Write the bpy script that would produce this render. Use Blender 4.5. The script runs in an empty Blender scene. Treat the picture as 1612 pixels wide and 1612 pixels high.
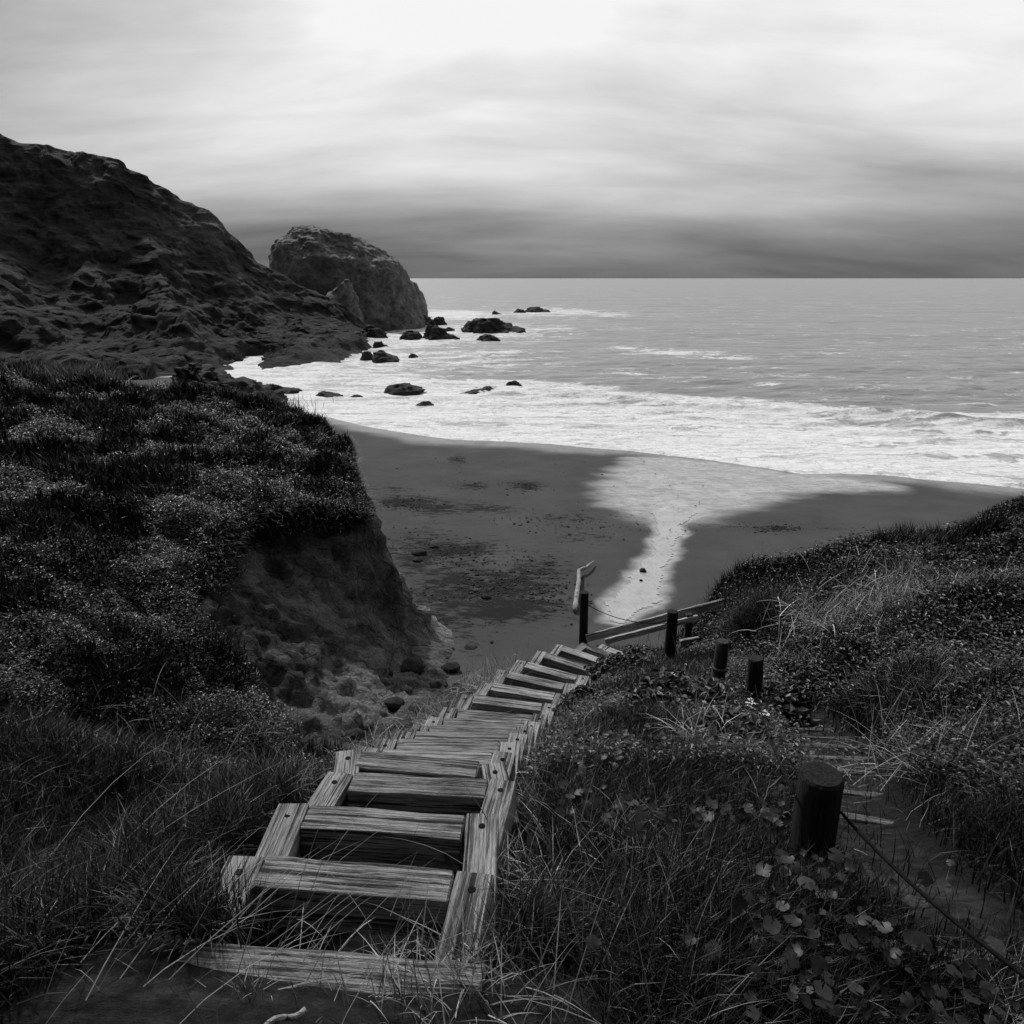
import bpy, math, random
import numpy as np
from mathutils import Vector, Matrix
from mathutils.geometry import delaunay_2d_cdt
random.seed(7); rng = np.random.default_rng(7)
sc = bpy.context.scene
R = math.radians
# ------------------------------------------------------------------ camera
F = 1100.0; S = 1612.0; CX = 806.0; CAMZ = 9.0
TH = math.atan((CX - 438.0) / F)
cam = bpy.data.objects.new('camera', bpy.data.cameras.new('camera'))
sc.collection.objects.link(cam); sc.camera = cam
cam.data.sensor_width = 36; cam.data.lens = 36 * F / S
cam.data.clip_start = 0.05; cam.data.clip_end = 60000
cam.location = (0, 0, CAMZ); cam.rotation_euler = (R(90) - TH, 0, 0)
# ------------------------------------------------------------------ sky, sun, exposure
SUN_EL = R(44); SUN_AZ = R(-30)          # azimuth from +Y towards +X : sun ahead, a little to the left
w = bpy.data.worlds.new("World"); sc.world = w; w.use_nodes = True
def sky_nodes():
    nt = w.node_tree; N = nt.nodes; L = nt.links; N.clear()
    out = N.new('ShaderNodeOutputWorld'); bg = N.new('ShaderNodeBackground')
    sky = N.new('ShaderNodeTexSky'); sky.sky_type = 'NISHITA'; sky.sun_disc = False
    sky.sun_elevation = SUN_EL; sky.sun_rotation = SUN_AZ
    bw = N.new('ShaderNodeRGBToBW'); L.new(sky.outputs[0], bw.inputs[0])
    tc = N.new('ShaderNodeTexCoord'); sep = N.new('ShaderNodeSeparateXYZ'); L.new(tc.outputs['Generated'], sep.inputs[0])
    def M(op, a, b=None, c=None, clamp=False):
        m = N.new('ShaderNodeMath'); m.operation = op; m.use_clamp = clamp
        for i, v in enumerate((a, b, c)):
            if v is None: continue
            if isinstance(v, (int, float)): m.inputs[i].default_value = v
            else: L.new(v, m.inputs[i])
        return m.outputs[0]
    X, Y, Z = sep.outputs
    zc = M('ADD', M('MAXIMUM', Z, 0.0), 0.21)
    u = M('DIVIDE', X, zc); v = M('DIVIDE', Y, zc)
    cv = N.new('ShaderNodeCombineXYZ'); L.new(u, cv.inputs[0]); L.new(v, cv.inputs[1])
    def noise(scale, det, rough, dist, off, sx=1.0, sy=1.0):
        mp = N.new('ShaderNodeMapping'); mp.inputs['Location'].default_value = off; mp.inputs['Scale'].default_value = (sx, sy, 1)
        L.new(cv.outputs[0], mp.inputs[0])
        n = N.new('ShaderNodeTexNoise'); n.inputs['Scale'].default_value = scale; n.inputs['Detail'].default_value = det
        n.inputs['Roughness'].default_value = rough; n.inputs['Distortion'].default_value = dist
        L.new(mp.outputs[0], n.inputs[0]); return n.outputs[0]
    n1 = noise(0.78, 5, 0.50, 0.4, (3.1, 7.7, 0), 0.7, 1.25)
    n2 = noise(2.8, 7, 0.58, 0.5, (11.3, 2.2, 0), 0.5, 1.4)
    # elevation gradient: dark bank on the horizon, pale overhead
    cr = N.new('ShaderNodeValToRGB'); L.new(Z, cr.inputs[0]); e = cr.color_ramp
    stops = [(0.0, .165), (0.03, .21), (0.06, .30), (0.10, .52), (0.145, .68), (0.21, .79), (0.29, .88), (1.0, 1.05)]
    e.elements[0].position = 0; e.elements[0].color = (stops[0][1],)*3+(1,)
    e.elements[1].position = 1; e.elements[1].color = (stops[-1][1],)*3+(1,)
    for p, c in stops[1:-1]:
        k = e.elements.new(p); k.color = (c, c, c, 1)
    # clouds shift the value up and down
    cl = M('ADD', M('MULTIPLY', M('SUBTRACT', n1, 0.5), 1.75), M('MULTIPLY', M('SUBTRACT', n2, 0.5), 0.42))
    # brighter towards the sun azimuth (slightly right of the view axis in the frame)
    side = M('MULTIPLY', M('ABSOLUTE', M('SUBTRACT', X, 0.08)), -0.38)
    fac = M('ADD', M('ADD', 1.07, cl), side)
    # low cloud bank behind the sea stack
    bz = M('MAXIMUM', M('SUBTRACT', 1.0, M('DIVIDE', M('ABSOLUTE', M('SUBTRACT', Z, 0.055)), 0.065)), 0.0)
    bx = M('MAXIMUM', M('SUBTRACT', 1.0, M('DIVIDE', M('ABSOLUTE', M('ADD', X, 0.28)), 0.45)), 0.0)
    fac = M('SUBTRACT', fac, M('MULTIPLY', M('MULTIPLY', M('MULTIPLY', bz, bz), bx), 0.32))
    val = M('MULTIPLY', cr.outputs[0], M('MINIMUM', M('MAXIMUM', fac, 0.45), 1.5))
    val = M('MINIMUM', val, 0.93)
    # unseen sky behind the camera, darkened to cut light on camera-facing sides
    val = M('MULTIPLY', val, M('ADD', 0.58, M('MULTIPLY', M('MINIMUM', M('MAXIMUM', M('MULTIPLY', Y, 2.2), -1.0), 1.0), 0.42)))
    # thin share of the clear-sky model mixed in
    mix = M('ADD', M('MULTIPLY', val, 0.97), M('MULTIPLY', bw.outputs[0], 0.0022))
    cc = N.new('ShaderNodeCombineColor')
    for i in range(3): L.new(mix, cc.inputs[i])
    L.new(cc.outputs[0], bg.inputs[0]); bg.inputs[1].default_value = 1.0
    L.new(bg.outputs[0], out.inputs[0])
sky_nodes()
sun = bpy.data.objects.new('sun', bpy.data.lights.new('sun', 'SUN')); sc.collection.objects.link(sun)
sun.data.energy = 3.2; sun.data.angle = R(5); sun.data.color = (1, 1, 1)
sd = Vector((math.sin(SUN_AZ)*math.cos(SUN_EL), math.cos(SUN_AZ)*math.cos(SUN_EL), math.sin(SUN_EL)))
sun.rotation_euler = sd.to_track_quat('Z', 'Y').to_euler(); sun.location = (-10, 20, 40)
sc.view_settings.view_transform = 'Standard'; sc.view_settings.look = 'None'
sc.view_settings.exposure = 0.0; sc.view_settings.gamma = 1
# ------------------------------------------------------------------ helpers
cT, sT = math.cos(TH), math.sin(TH)
def ray(px, py):
    x = (px - CX) / F; y = -(py - CX) / F
    return np.array([x, cT + y * sT, -sT + y * cT])
def atD(px, py, D):                 # point on the ray D metres below eye level
    r = ray(px, py); return r * (D / -r[2]) + np.array([0, 0, CAMZ])
def atY(px, py, Y):                 # point on the ray at forward distance Y
    r = ray(px, py); return r * (Y / r[1]) + np.array([0, 0, CAMZ])
def link(o, parent=None):
    sc.collection.objects.link(o)
    if parent is not None: o.parent = parent
    return o
def tag(o, label=None, cat=None, group=None, kind=None):
    if label: o['label'] = label
    if cat: o['category'] = cat
    if group: o['group'] = group
    if kind: o['kind'] = kind
    return o
def mesh_np(name, V, polys, mat, parent=None, smooth=False, tone=None, attrs=None):
    """polys: list of (n,k) int arrays"""
    me = bpy.data.meshes.new(name); V = np.asarray(V, dtype=np.float32)
    me.vertices.add(len(V)); me.vertices.foreach_set('co', V.ravel())
    idx = np.concatenate([np.asarray(p, dtype=np.int32).ravel() for p in polys])
    tot = np.concatenate([np.full(len(p), np.asarray(p).shape[1], dtype=np.int32) for p in polys])
    st = np.concatenate([[0], np.cumsum(tot)[:-1]]).astype(np.int32)
    me.loops.add(len(idx)); me.loops.foreach_set('vertex_index', idx)
    me.polygons.add(len(tot)); me.polygons.foreach_set('loop_start', st)
    me.update(calc_edges=True); me.validate()
    me.polygons.foreach_set('use_smooth', np.full(len(me.polygons), bool(smooth)))
    if tone is not None:
        a = me.attributes.new('tone', 'FLOAT', 'POINT'); a.data.foreach_set('value', np.asarray(tone, dtype=np.float32))
    for k, v in (attrs or {}).items():
        a = me.attributes.new(k, 'FLOAT', 'POINT'); a.data.foreach_set('value', np.asarray(v, dtype=np.float32).ravel())
    if mat: me.materials.append(mat)
    return link(bpy.data.objects.new(name, me), parent)
# vectorised gradient noise
_perm = rng.permutation(256); _perm = np.concatenate([_perm, _perm, _perm])
_g = rng.normal(size=(256, 3)); _g /= np.linalg.norm(_g, axis=1)[:, None]
def pn(x, y, z=0.0):
    x, y, z = np.broadcast_arrays(np.asarray(x, float), np.asarray(y, float), np.asarray(z, float))
    xi, yi, zi = np.floor(x).astype(int), np.floor(y).astype(int), np.floor(z).astype(int)
    xf, yf, zf = x - xi, y - yi, z - zi
    xi &= 255; yi &= 255; zi &= 255
    f = lambda t: t*t*t*(t*(t*6-15)+10)
    u, v, ww = f(xf), f(yf), f(zf); r = 0
    for i in (0, 1):
        for j in (0, 1):
            for k in (0, 1):
                h = _perm[_perm[_perm[(xi+i) & 255] + ((yi+j) & 255)] + ((zi+k) & 255)]
                g = _g[h]; d = g[..., 0]*(xf-i) + g[..., 1]*(yf-j) + g[..., 2]*(zf-k)
                r = r + d * (u if i else 1-u) * (v if j else 1-v) * (ww if k else 1-ww)
    return r * 1.5
def fbm(x, y, z=0.0, o=5, g=0.5, l=2.03):
    s = 0; a = 1.0
    for i in range(o):
        s = s + a * pn(x + 17.3*i, y - 9.1*i, z + 3.7*i); x = x*l; y = y*l; z = z*l; a *= g
    return s
def ridged(x, y, z=0.0, o=5, g=0.5, l=2.03):
    s = 0; a = 1.0
    for i in range(o):
        s = s + a * (0.5 - np.abs(pn(x + 31.3*i, y + 5.1*i, z - 2.7*i))); x = x*l; y = y*l; z = z*l; a *= g
    return s
def sstep(a, b, x):
    t = np.clip((x - a) / (b - a), 0, 1); return t*t*(3-2*t)
def tin_grid(pts, edges, xs, ys):
    """linear interpolation of scattered (x,y,z) on a grid"""
    P = np.array(pts, float)
    vs, es, fs, ov, oe, of = delaunay_2d_cdt([Vector((p[0], p[1])) for p in P], edges, [], 0, 1e-4)
    vz = []
    for v, o in zip(vs, ov):
        if o: vz.append(P[o[0], 2])
        else:
            d = (P[:, 0]-v.x)**2 + (P[:, 1]-v.y)**2; k = np.argsort(d)[:2]; ww_ = 1/(d[k]+1e-6); vz.append((P[k, 2]*ww_).sum()/ww_.sum())
    Z = np.full((len(ys), len(xs)), np.nan); GX, GY = np.meshgrid(xs, ys)
    for f in fs:
        a, b, c = [np.array([vs[i].x, vs[i].y, vz[i]]) for i in f[:3]]
        x0, x1 = min(a[0], b[0], c[0]), max(a[0], b[0], c[0]); y0, y1 = min(a[1], b[1], c[1]), max(a[1], b[1], c[1])
        i0, i1 = np.searchsorted(xs, x0), np.searchsorted(xs, x1, 'right'); j0, j1 = np.searchsorted(ys, y0), np.searchsorted(ys, y1, 'right')
        if i0 >= i1 or j0 >= j1: continue
        x = GX[j0:j1, i0:i1]; y = GY[j0:j1, i0:i1]
        den = (b[1]-c[1])*(a[0]-c[0]) + (c[0]-b[0])*(a[1]-c[1])
        if abs(den) < 1e-12: continue
        l1 = ((b[1]-c[1])*(x-c[0]) + (c[0]-b[0])*(y-c[1]))/den; l2 = ((c[1]-a[1])*(x-c[0]) + (a[0]-c[0])*(y-c[1]))/den; l3 = 1-l1-l2
        m = (l1 > -1e-6) & (l2 > -1e-6) & (l3 > -1e-6)
        zz = l1*a[2] + l2*b[2] + l3*c[2]; sub = Z[j0:j1, i0:i1]; sub[m] = zz[m]
    return Z
def blur(Z, n):
    for _ in range(n):
        P = np.pad(Z, 1, mode='edge'); Z = (P[:-2, 1:-1] + P[2:, 1:-1] + P[1:-1, :-2] + P[1:-1, 2:] + 4*P[1:-1, 1:-1]) / 8
    return Z
def grid_faces(nx, ny, keep=None):
    i, j = np.meshgrid(np.arange(nx-1), np.arange(ny-1)); a = (j*nx + i)
    f = np.stack([a, a+1, a+nx+1, a+nx], -1)
    return f[keep] if keep is not None else f.reshape(-1, 4)
def inpoly(x, y, poly):
    x = np.asarray(x); y = np.asarray(y); r = np.zeros(x.shape, bool); n = len(poly)
    for i in range(n):
        x1, y1 = poly[i][:2]; x2, y2 = poly[(i+1) % n][:2]
        c = ((y1 > y) != (y2 > y)) & (x < (x2-x1)*(y-y1)/((y2-y1) + 1e-12) + x1); r ^= c
    return r
def dseg(x, y, line, closed=False):
    d = np.full(np.shape(x), 1e9); n = len(line)
    for i in range(n if closed else n-1):
        a = line[i]; b = line[(i+1) % n]; dx, dy = b[0]-a[0], b[1]-a[1]
        t = np.clip(((x-a[0])*dx + (y-a[1])*dy)/(dx*dx+dy*dy+1e-12), 0, 1)
        d = np.minimum(d, np.hypot(x-a[0]-t*dx, y-a[1]-t*dy))
    return d
def sdpoly(x, y, poly):
    d = dseg(x, y, poly, True); return np.where(inpoly(x, y, poly), d, -d)
# ------------------------------------------------------------------ materials (the photograph is black and white: all greys)
def mat_new(name):
    m = bpy.data.materials.new(name); m.use_nodes = True; nt = m.node_tree
    return m, nt, nt.nodes['Principled BSDF'], nt.nodes, nt.links
def nz(N, L, vec, scale, det=6, rough=0.6, dist=0.0, kind='NOISE'):
    n = N.new('ShaderNodeTexNoise'); n.inputs['Scale'].default_value = scale; n.inputs['Detail'].default_value = det
    n.inputs['Roughness'].default_value = rough; n.inputs['Distortion'].default_value = dist
    if vec is not None: L.new(vec, n.inputs[0])
    return n.outputs[0]
def ramp(N, L, src, stops):
    r = N.new('ShaderNodeValToRGB'); L.new(src, r.inputs[0]); e = r.color_ramp
    e.elements[0].position = stops[0][0]; e.elements[0].color = (stops[0][1],)*3+(1,)
    e.elements[1].position = stops[-1][0]; e.elements[1].color = (stops[-1][1],)*3+(1,)
    for p, c in stops[1:-1]:
        k = e.elements.new(p); k.color = (c, c, c, 1)
    return r.outputs[0]
def math_(N, L, op, a, b=None, clamp=False):
    m = N.new('ShaderNodeMath'); m.operation = op; m.use_clamp = clamp
    for i, v in enumerate((a, b)):
        if v is None: continue
        if isinstance(v, (int, float)): m.inputs[i].default_value = v
        else: L.new(v, m.inputs[i])
    return m.outputs[0]
def mapping(N, L, vec, scale, loc=(0, 0, 0), rot=(0, 0, 0)):
    mp = N.new('ShaderNodeMapping'); mp.inputs['Scale'].default_value = scale; mp.inputs['Location'].default_value = loc; mp.inputs['Rotation'].default_value = rot
    L.new(vec, mp.inputs[0]); return mp.outputs[0]
def bump(N, L, bs, h, strength, dist):
    b = N.new('ShaderNodeBump'); b.inputs['Strength'].default_value = strength; b.inputs['Distance'].default_value = dist
    L.new(h, b.inputs['Height']); L.new(b.outputs[0], bs.inputs['Normal']); return b
def mat_foliage(name, lo, hi, rough=0.5, spec=0.4, trans=0.15):
    m, nt, bs, N, L = mat_new(name)
    at = N.new('ShaderNodeAttribute'); at.attribute_name = 'tone'
    L.new(ramp(N, L, at.outputs['Fac'], [(0, lo), (0.35, lo+(hi-lo)*0.16), (0.7, lo+(hi-lo)*0.5), (1, hi)]), bs.inputs['Base Color'])
    bs.inputs['Roughness'].default_value = rough; bs.inputs['Specular IOR Level'].default_value = spec
    return m
def mat_wood(name, lo=0.10, hi=0.42, rough=0.75):
    m, nt, bs, N, L = mat_new(name)
    tc = N.new('ShaderNodeTexCoord'); oi = N.new('ShaderNodeObjectInfo')
    off = N.new('ShaderNodeVectorMath'); off.operation = 'ADD'; L.new(tc.outputs['Object'], off.inputs[0])
    cx = N.new('ShaderNodeCombineXYZ'); s = math_(N, L, 'MULTIPLY', oi.outputs['Random'], 37.0)
    for i in range(3): L.new(s, cx.inputs[i])
    L.new(cx.outputs[0], off.inputs[1])
    g1 = nz(N, L, mapping(N, L, off.outputs[0], (1.1, 46, 46)), 2.2, 9, 0.66, 0.25)
    g2 = nz(N, L, mapping(N, L, off.outputs[0], (7, 260, 260)), 2.0, 5, 0.7)
    bl = nz(N, L, mapping(N, L, off.outputs[0], (1.5, 3, 3)), 2.0, 4, 0.6)
    mx = math_(N, L, 'ADD', math_(N, L, 'MULTIPLY', g1, 0.50), math_(N, L, 'ADD', math_(N, L, 'MULTIPLY', g2, 0.28), math_(N, L, 'MULTIPLY', bl, 0.22)))
    crk = ramp(N, L, nz(N, L, mapping(N, L, off.outputs[0], (.55, 34, 34), (3, 1, 5)), 1.6, 5, 0.6, 0.4), [(0.40, 0.12), (0.445, 1.0)])
    mx = math_(N, L, 'ADD', 0.5, math_(N, L, 'MULTIPLY', math_(N, L, 'SUBTRACT', mx, 0.5), 1.15))
    col0 = ramp(N, L, mx, [(0.36, lo*0.15), (0.43, lo*.8), (0.50, (lo+hi)*0.45), (0.62, hi)])
    cm = N.new('ShaderNodeVectorMath'); cm.operation = 'MULTIPLY'; L.new(col0, cm.inputs[0]); L.new(crk, cm.inputs[1]); col = cm.outputs[0]
    vary = math_(N, L, 'ADD', 0.70, math_(N, L, 'MULTIPLY', oi.outputs['Random'], 0.45))
    vm = N.new('ShaderNodeVectorMath'); vm.operation = 'SCALE'; L.new(col, vm.inputs[0]); L.new(vary, vm.inputs['Scale'])
    L.new(vm.outputs[0], bs.inputs['Base Color']); bs.inputs['Roughness'].default_value = rough; bs.inputs['Specular IOR Level'].default_value = 0.25
    hh = math_(N, L, 'ADD', g1, math_(N, L, 'ADD', math_(N, L, 'MULTIPLY', g2, 0.4), math_(N, L, 'MULTIPLY', crk, 0.3))); bump(N, L, bs, hh, 1.0, 0.02)
    return m
def mat_plain(name, a, b, scale, rough, bumps=0.5, dist=0.01, metal=0.0):
    m, nt, bs, N, L = mat_new(name); tc = N.new('ShaderNodeTexCoord')
    n = nz(N, L, tc.outputs['Object'], scale, 8, 0.65)
    L.new(ramp(N, L, n, [(0.3, a), (0.7, b)]), bs.inputs['Base Color']); bs.inputs['Roughness'].default_value = rough
    bs.inputs['Metallic'].default_value = metal; bump(N, L, bs, n, bumps, dist); return m
def mat_rock(name, lo, mid, hi, scale, bscale=1.0):
    m, nt, bs, N, L = mat_new(name); g = N.new('ShaderNodeNewGeometry')
    n1 = nz(N, L, g.outputs['Position'], scale, 10, 0.68, 0.4); n2 = nz(N, L, g.outputs['Position'], scale*7, 8, 0.7)
    vo = N.new('ShaderNodeTexVoronoi'); vo.feature = 'DISTANCE_TO_EDGE'; vo.inputs['Scale'].default_value = scale*2.5
    wv = nz(N, L, g.outputs['Position'], scale*2, 4, 0.6); ad = N.new('ShaderNodeVectorMath'); ad.operation = 'ADD'
    L.new(g.outputs['Position'], ad.inputs[0]); sc_ = N.new('ShaderNodeVectorMath'); sc_.operation = 'SCALE'; sc_.inputs['Scale'].default_value = 2.0/scale
    cb = N.new('ShaderNodeCombineXYZ'); L.new(wv, cb.inputs[0]); L.new(n2, cb.inputs[1]); L.new(cb.outputs[0], sc_.inputs[0]); L.new(sc_.outputs[0], ad.inputs[1]); L.new(ad.outputs[0], vo.inputs['Vector'])
    crack = ramp(N, L, vo.outputs['Distance'], [(0.0, 0.0), (0.08, 1.0)])
    s = math_(N, L, 'ADD', math_(N, L, 'MULTIPLY', n1, 0.6), math_(N, L, 'MULTIPLY', n2, 0.4))
    col = ramp(N, L, s, [(0.36, lo), (0.5, mid), (0.66, hi)])
    L.new(col, bs.inputs['Base Color']); bs.inputs['Roughness'].default_value = 0.85; bs.inputs['Specular IOR Level'].default_value = 0.2
    h = math_(N, L, 'ADD', math_(N, L, 'MULTIPLY', n2, 0.7), math_(N, L, 'ADD', math_(N, L, 'MULTIPLY', crack, 0.12), n1)); bump(N, L, bs, h, 0.8, 0.9*bscale/scale*0.1*4)
    return m
M_wood = mat_wood('weathered_wood', 0.08, 0.54)
M_wood_dark = mat_wood('dark_weathered_wood', 0.006, 0.035)
M_wood_path = mat_wood('trodden_wood', 0.07, 0.24)
M_wood_mid = mat_wood('mid_weathered_wood', 0.03, 0.10)
M_pale = mat_wood('bleached_wood', 0.30, 0.62)
M_iron = mat_plain('rusty_iron', 0.06, 0.13, 30, 0.6, 0.4, 0.002, 0.5)
M_cable = mat_plain('steel_cable', 0.003, 0.010, 60, 0.7, 0.3, 0.001, 0.0)
M_cable.node_tree.nodes['Principled BSDF'].inputs['Specular IOR Level'].default_value = 0.03
M_leaf = mat_foliage('leaf_mat', 0.004, 0.12, 0.45, 0.35)
M_grass = mat_foliage('grass', 0.003, 0.05, 0.5, 0.3)
M_dry = mat_foliage('dry_grass', 0.10, 0.62, 0.6, 0.3)
M_broad = mat_foliage('broad_leaf', 0.008, 0.048, 0.5, 0.25)
M_white = mat_foliage('white_petal', 0.6, 0.8, 0.6, 0.2)
M_stack = mat_rock('hazed_stack_rock', 0.08, 0.19, 0.36, 0.22)  # rock greys raised further to stand in for haze over distance
M_seark = mat_rock('sea_rock', 0.02, 0.045, 0.09, 0.9)
M_peb = mat_rock('pebble', 0.03, 0.09, 0.22, 6.0)
def mat_ground():
    m, nt, bs, N, L = mat_new('soil'); g = N.new('ShaderNodeNewGeometry'); P = g.outputs['Position']
    at = N.new('ShaderNodeAttribute'); at.attribute_name = 'soil'; pl = N.new('ShaderNodeAttribute'); pl.attribute_name = 'pale'
    n1 = nz(N, L, mapping(N, L, P, (.45, 1.5, .7), (0, 0, 0), (0, 0, R(-18))), 1.6, 10, 0.70, 0.5); n2 = nz(N, L, P, 14, 9, 0.75)
    vo = N.new('ShaderNodeTexVoronoi'); vo.feature = 'DISTANCE_TO_EDGE'; vo.inputs['Scale'].default_value = 2.2; L.new(mapping(N, L, n1, (1, 1, 1)) if False else mapping(N, L, P, (.7, 1.3, 1.0), (0, 0, 0), (0.3, 0.2, 0.5)), vo.inputs['Vector'])
    ck = ramp(N, L, vo.outputs['Distance'], [(0.0, 0.0), (0.05, 1.0)])
    s = math_(N, L, 'ADD', math_(N, L, 'MULTIPLY', n1, 0.6), math_(N, L, 'MULTIPLY', n2, 0.4)); s = math_(N, L, 'SUBTRACT', s, math_(N, L, 'MULTIPLY', math_(N, L, 'SUBTRACT', 1.0, ck), .05))
    soil = ramp(N, L, s, [(0.40, 0.012), (0.5, 0.052), (0.60, 0.14)])
    pale = ramp(N, L, s, [(0.38, 0.10), (0.48, 0.28), (0.58, 0.48)])
    dark = ramp(N, L, n2, [(0.35, 0.006), (0.7, 0.03)])
    m1 = N.new('ShaderNodeMix'); m1.data_type = 'RGBA'; L.new(pl.outputs['Fac'], m1.inputs[0]); L.new(soil, m1.inputs[6]); L.new(pale, m1.inputs[7])
    m2 = N.new('ShaderNodeMix'); m2.data_type = 'RGBA'; L.new(at.outputs['Fac'], m2.inputs[0]); L.new(dark, m2.inputs[6]); L.new(m1.outputs[2], m2.inputs[7])
    L.new(m2.outputs[2], bs.inputs['Base Color']); bs.inputs['Roughness'].default_value = 0.95; bs.inputs['Specular IOR Level'].default_value = 0.15
    bump(N, L, bs, math_(N, L, 'ADD', n1, math_(N, L, 'ADD', math_(N, L, 'MULTIPLY', ck, .12), math_(N, L, 'MULTIPLY', n2, 0.6))), 1.0, 0.30); return m
M_ground = mat_ground()
def mat_beach():
    m, nt, bs, N, L = mat_new('sand'); g = N.new('ShaderNodeNewGeometry'); P = g.outputs['Position']
    wt = N.new('ShaderNodeAttribute'); wt.attribute_name = 'wet'; wd = N.new('ShaderNodeAttribute'); wd.attribute_name = 'weed'
    n1 = nz(N, L, P, 0.5, 6, 0.6); n2 = nz(N, L, P, 60, 3, 0.7); n3 = nz(N, L, mapping(N, L, P, (1, 2.2, 1)), 2.2, 8, 0.75)
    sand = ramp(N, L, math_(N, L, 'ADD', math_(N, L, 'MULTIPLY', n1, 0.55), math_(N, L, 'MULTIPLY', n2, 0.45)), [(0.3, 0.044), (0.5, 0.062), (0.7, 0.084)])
    wet_sheen = ramp(N, L, nz(N, L, mapping(N, L, P, (1, 1.6, 1)), 1.6, 10, .72, .8), [(0.36, 0.15), (0.5, .29), (0.64, 0.42)])  # wet sand lightened: sky sheen put into the base colour
    m1 = N.new('ShaderNodeMix'); m1.data_type = 'RGBA'; L.new(wt.outputs['Fac'], m1.inputs[0]); L.new(sand, m1.inputs[6]); L.new(wet_sheen, m1.inputs[7])
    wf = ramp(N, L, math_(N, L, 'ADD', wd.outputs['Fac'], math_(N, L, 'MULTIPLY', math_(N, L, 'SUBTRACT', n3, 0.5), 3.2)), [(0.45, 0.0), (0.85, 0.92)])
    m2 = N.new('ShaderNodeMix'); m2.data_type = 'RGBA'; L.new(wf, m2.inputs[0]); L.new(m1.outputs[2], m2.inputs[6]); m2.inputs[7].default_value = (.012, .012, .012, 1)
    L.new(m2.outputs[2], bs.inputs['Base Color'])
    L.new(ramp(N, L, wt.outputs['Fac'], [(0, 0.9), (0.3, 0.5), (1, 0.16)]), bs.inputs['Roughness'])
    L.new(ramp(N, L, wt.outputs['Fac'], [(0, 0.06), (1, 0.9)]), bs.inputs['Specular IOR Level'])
    bump(N, L, bs, math_(N, L, 'ADD', nz(N, L, P, 3.5, 5, 0.6), math_(N, L, 'MULTIPLY', n2, 0.12)), 0.35, 0.03); return m
M_beach = mat_beach()
def mat_stream():
    m, nt, bs, N, L = mat_new('stream_water'); g = N.new('ShaderNodeNewGeometry'); P = g.outputs['Position']
    n1 = nz(N, L, P, 0.9, 8, 0.7, 1.2); n3 = nz(N, L, P, 7, 6, 0.75, 0.5)
    s = math_(N, L, 'ADD', math_(N, L, 'MULTIPLY', n1, 0.55), math_(N, L, 'MULTIPLY', n3, 0.45))
    L.new(ramp(N, L, s, [(0.34, 0.15), (0.46, 0.32), (0.66, 0.42)]), bs.inputs['Base Color'])  # pale base colour stands in for the sky mirrored in the water
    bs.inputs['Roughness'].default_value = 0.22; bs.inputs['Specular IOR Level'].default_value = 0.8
    bump(N, L, bs, n3, 0.3, 0.03); return m
M_stream = mat_stream()
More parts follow.
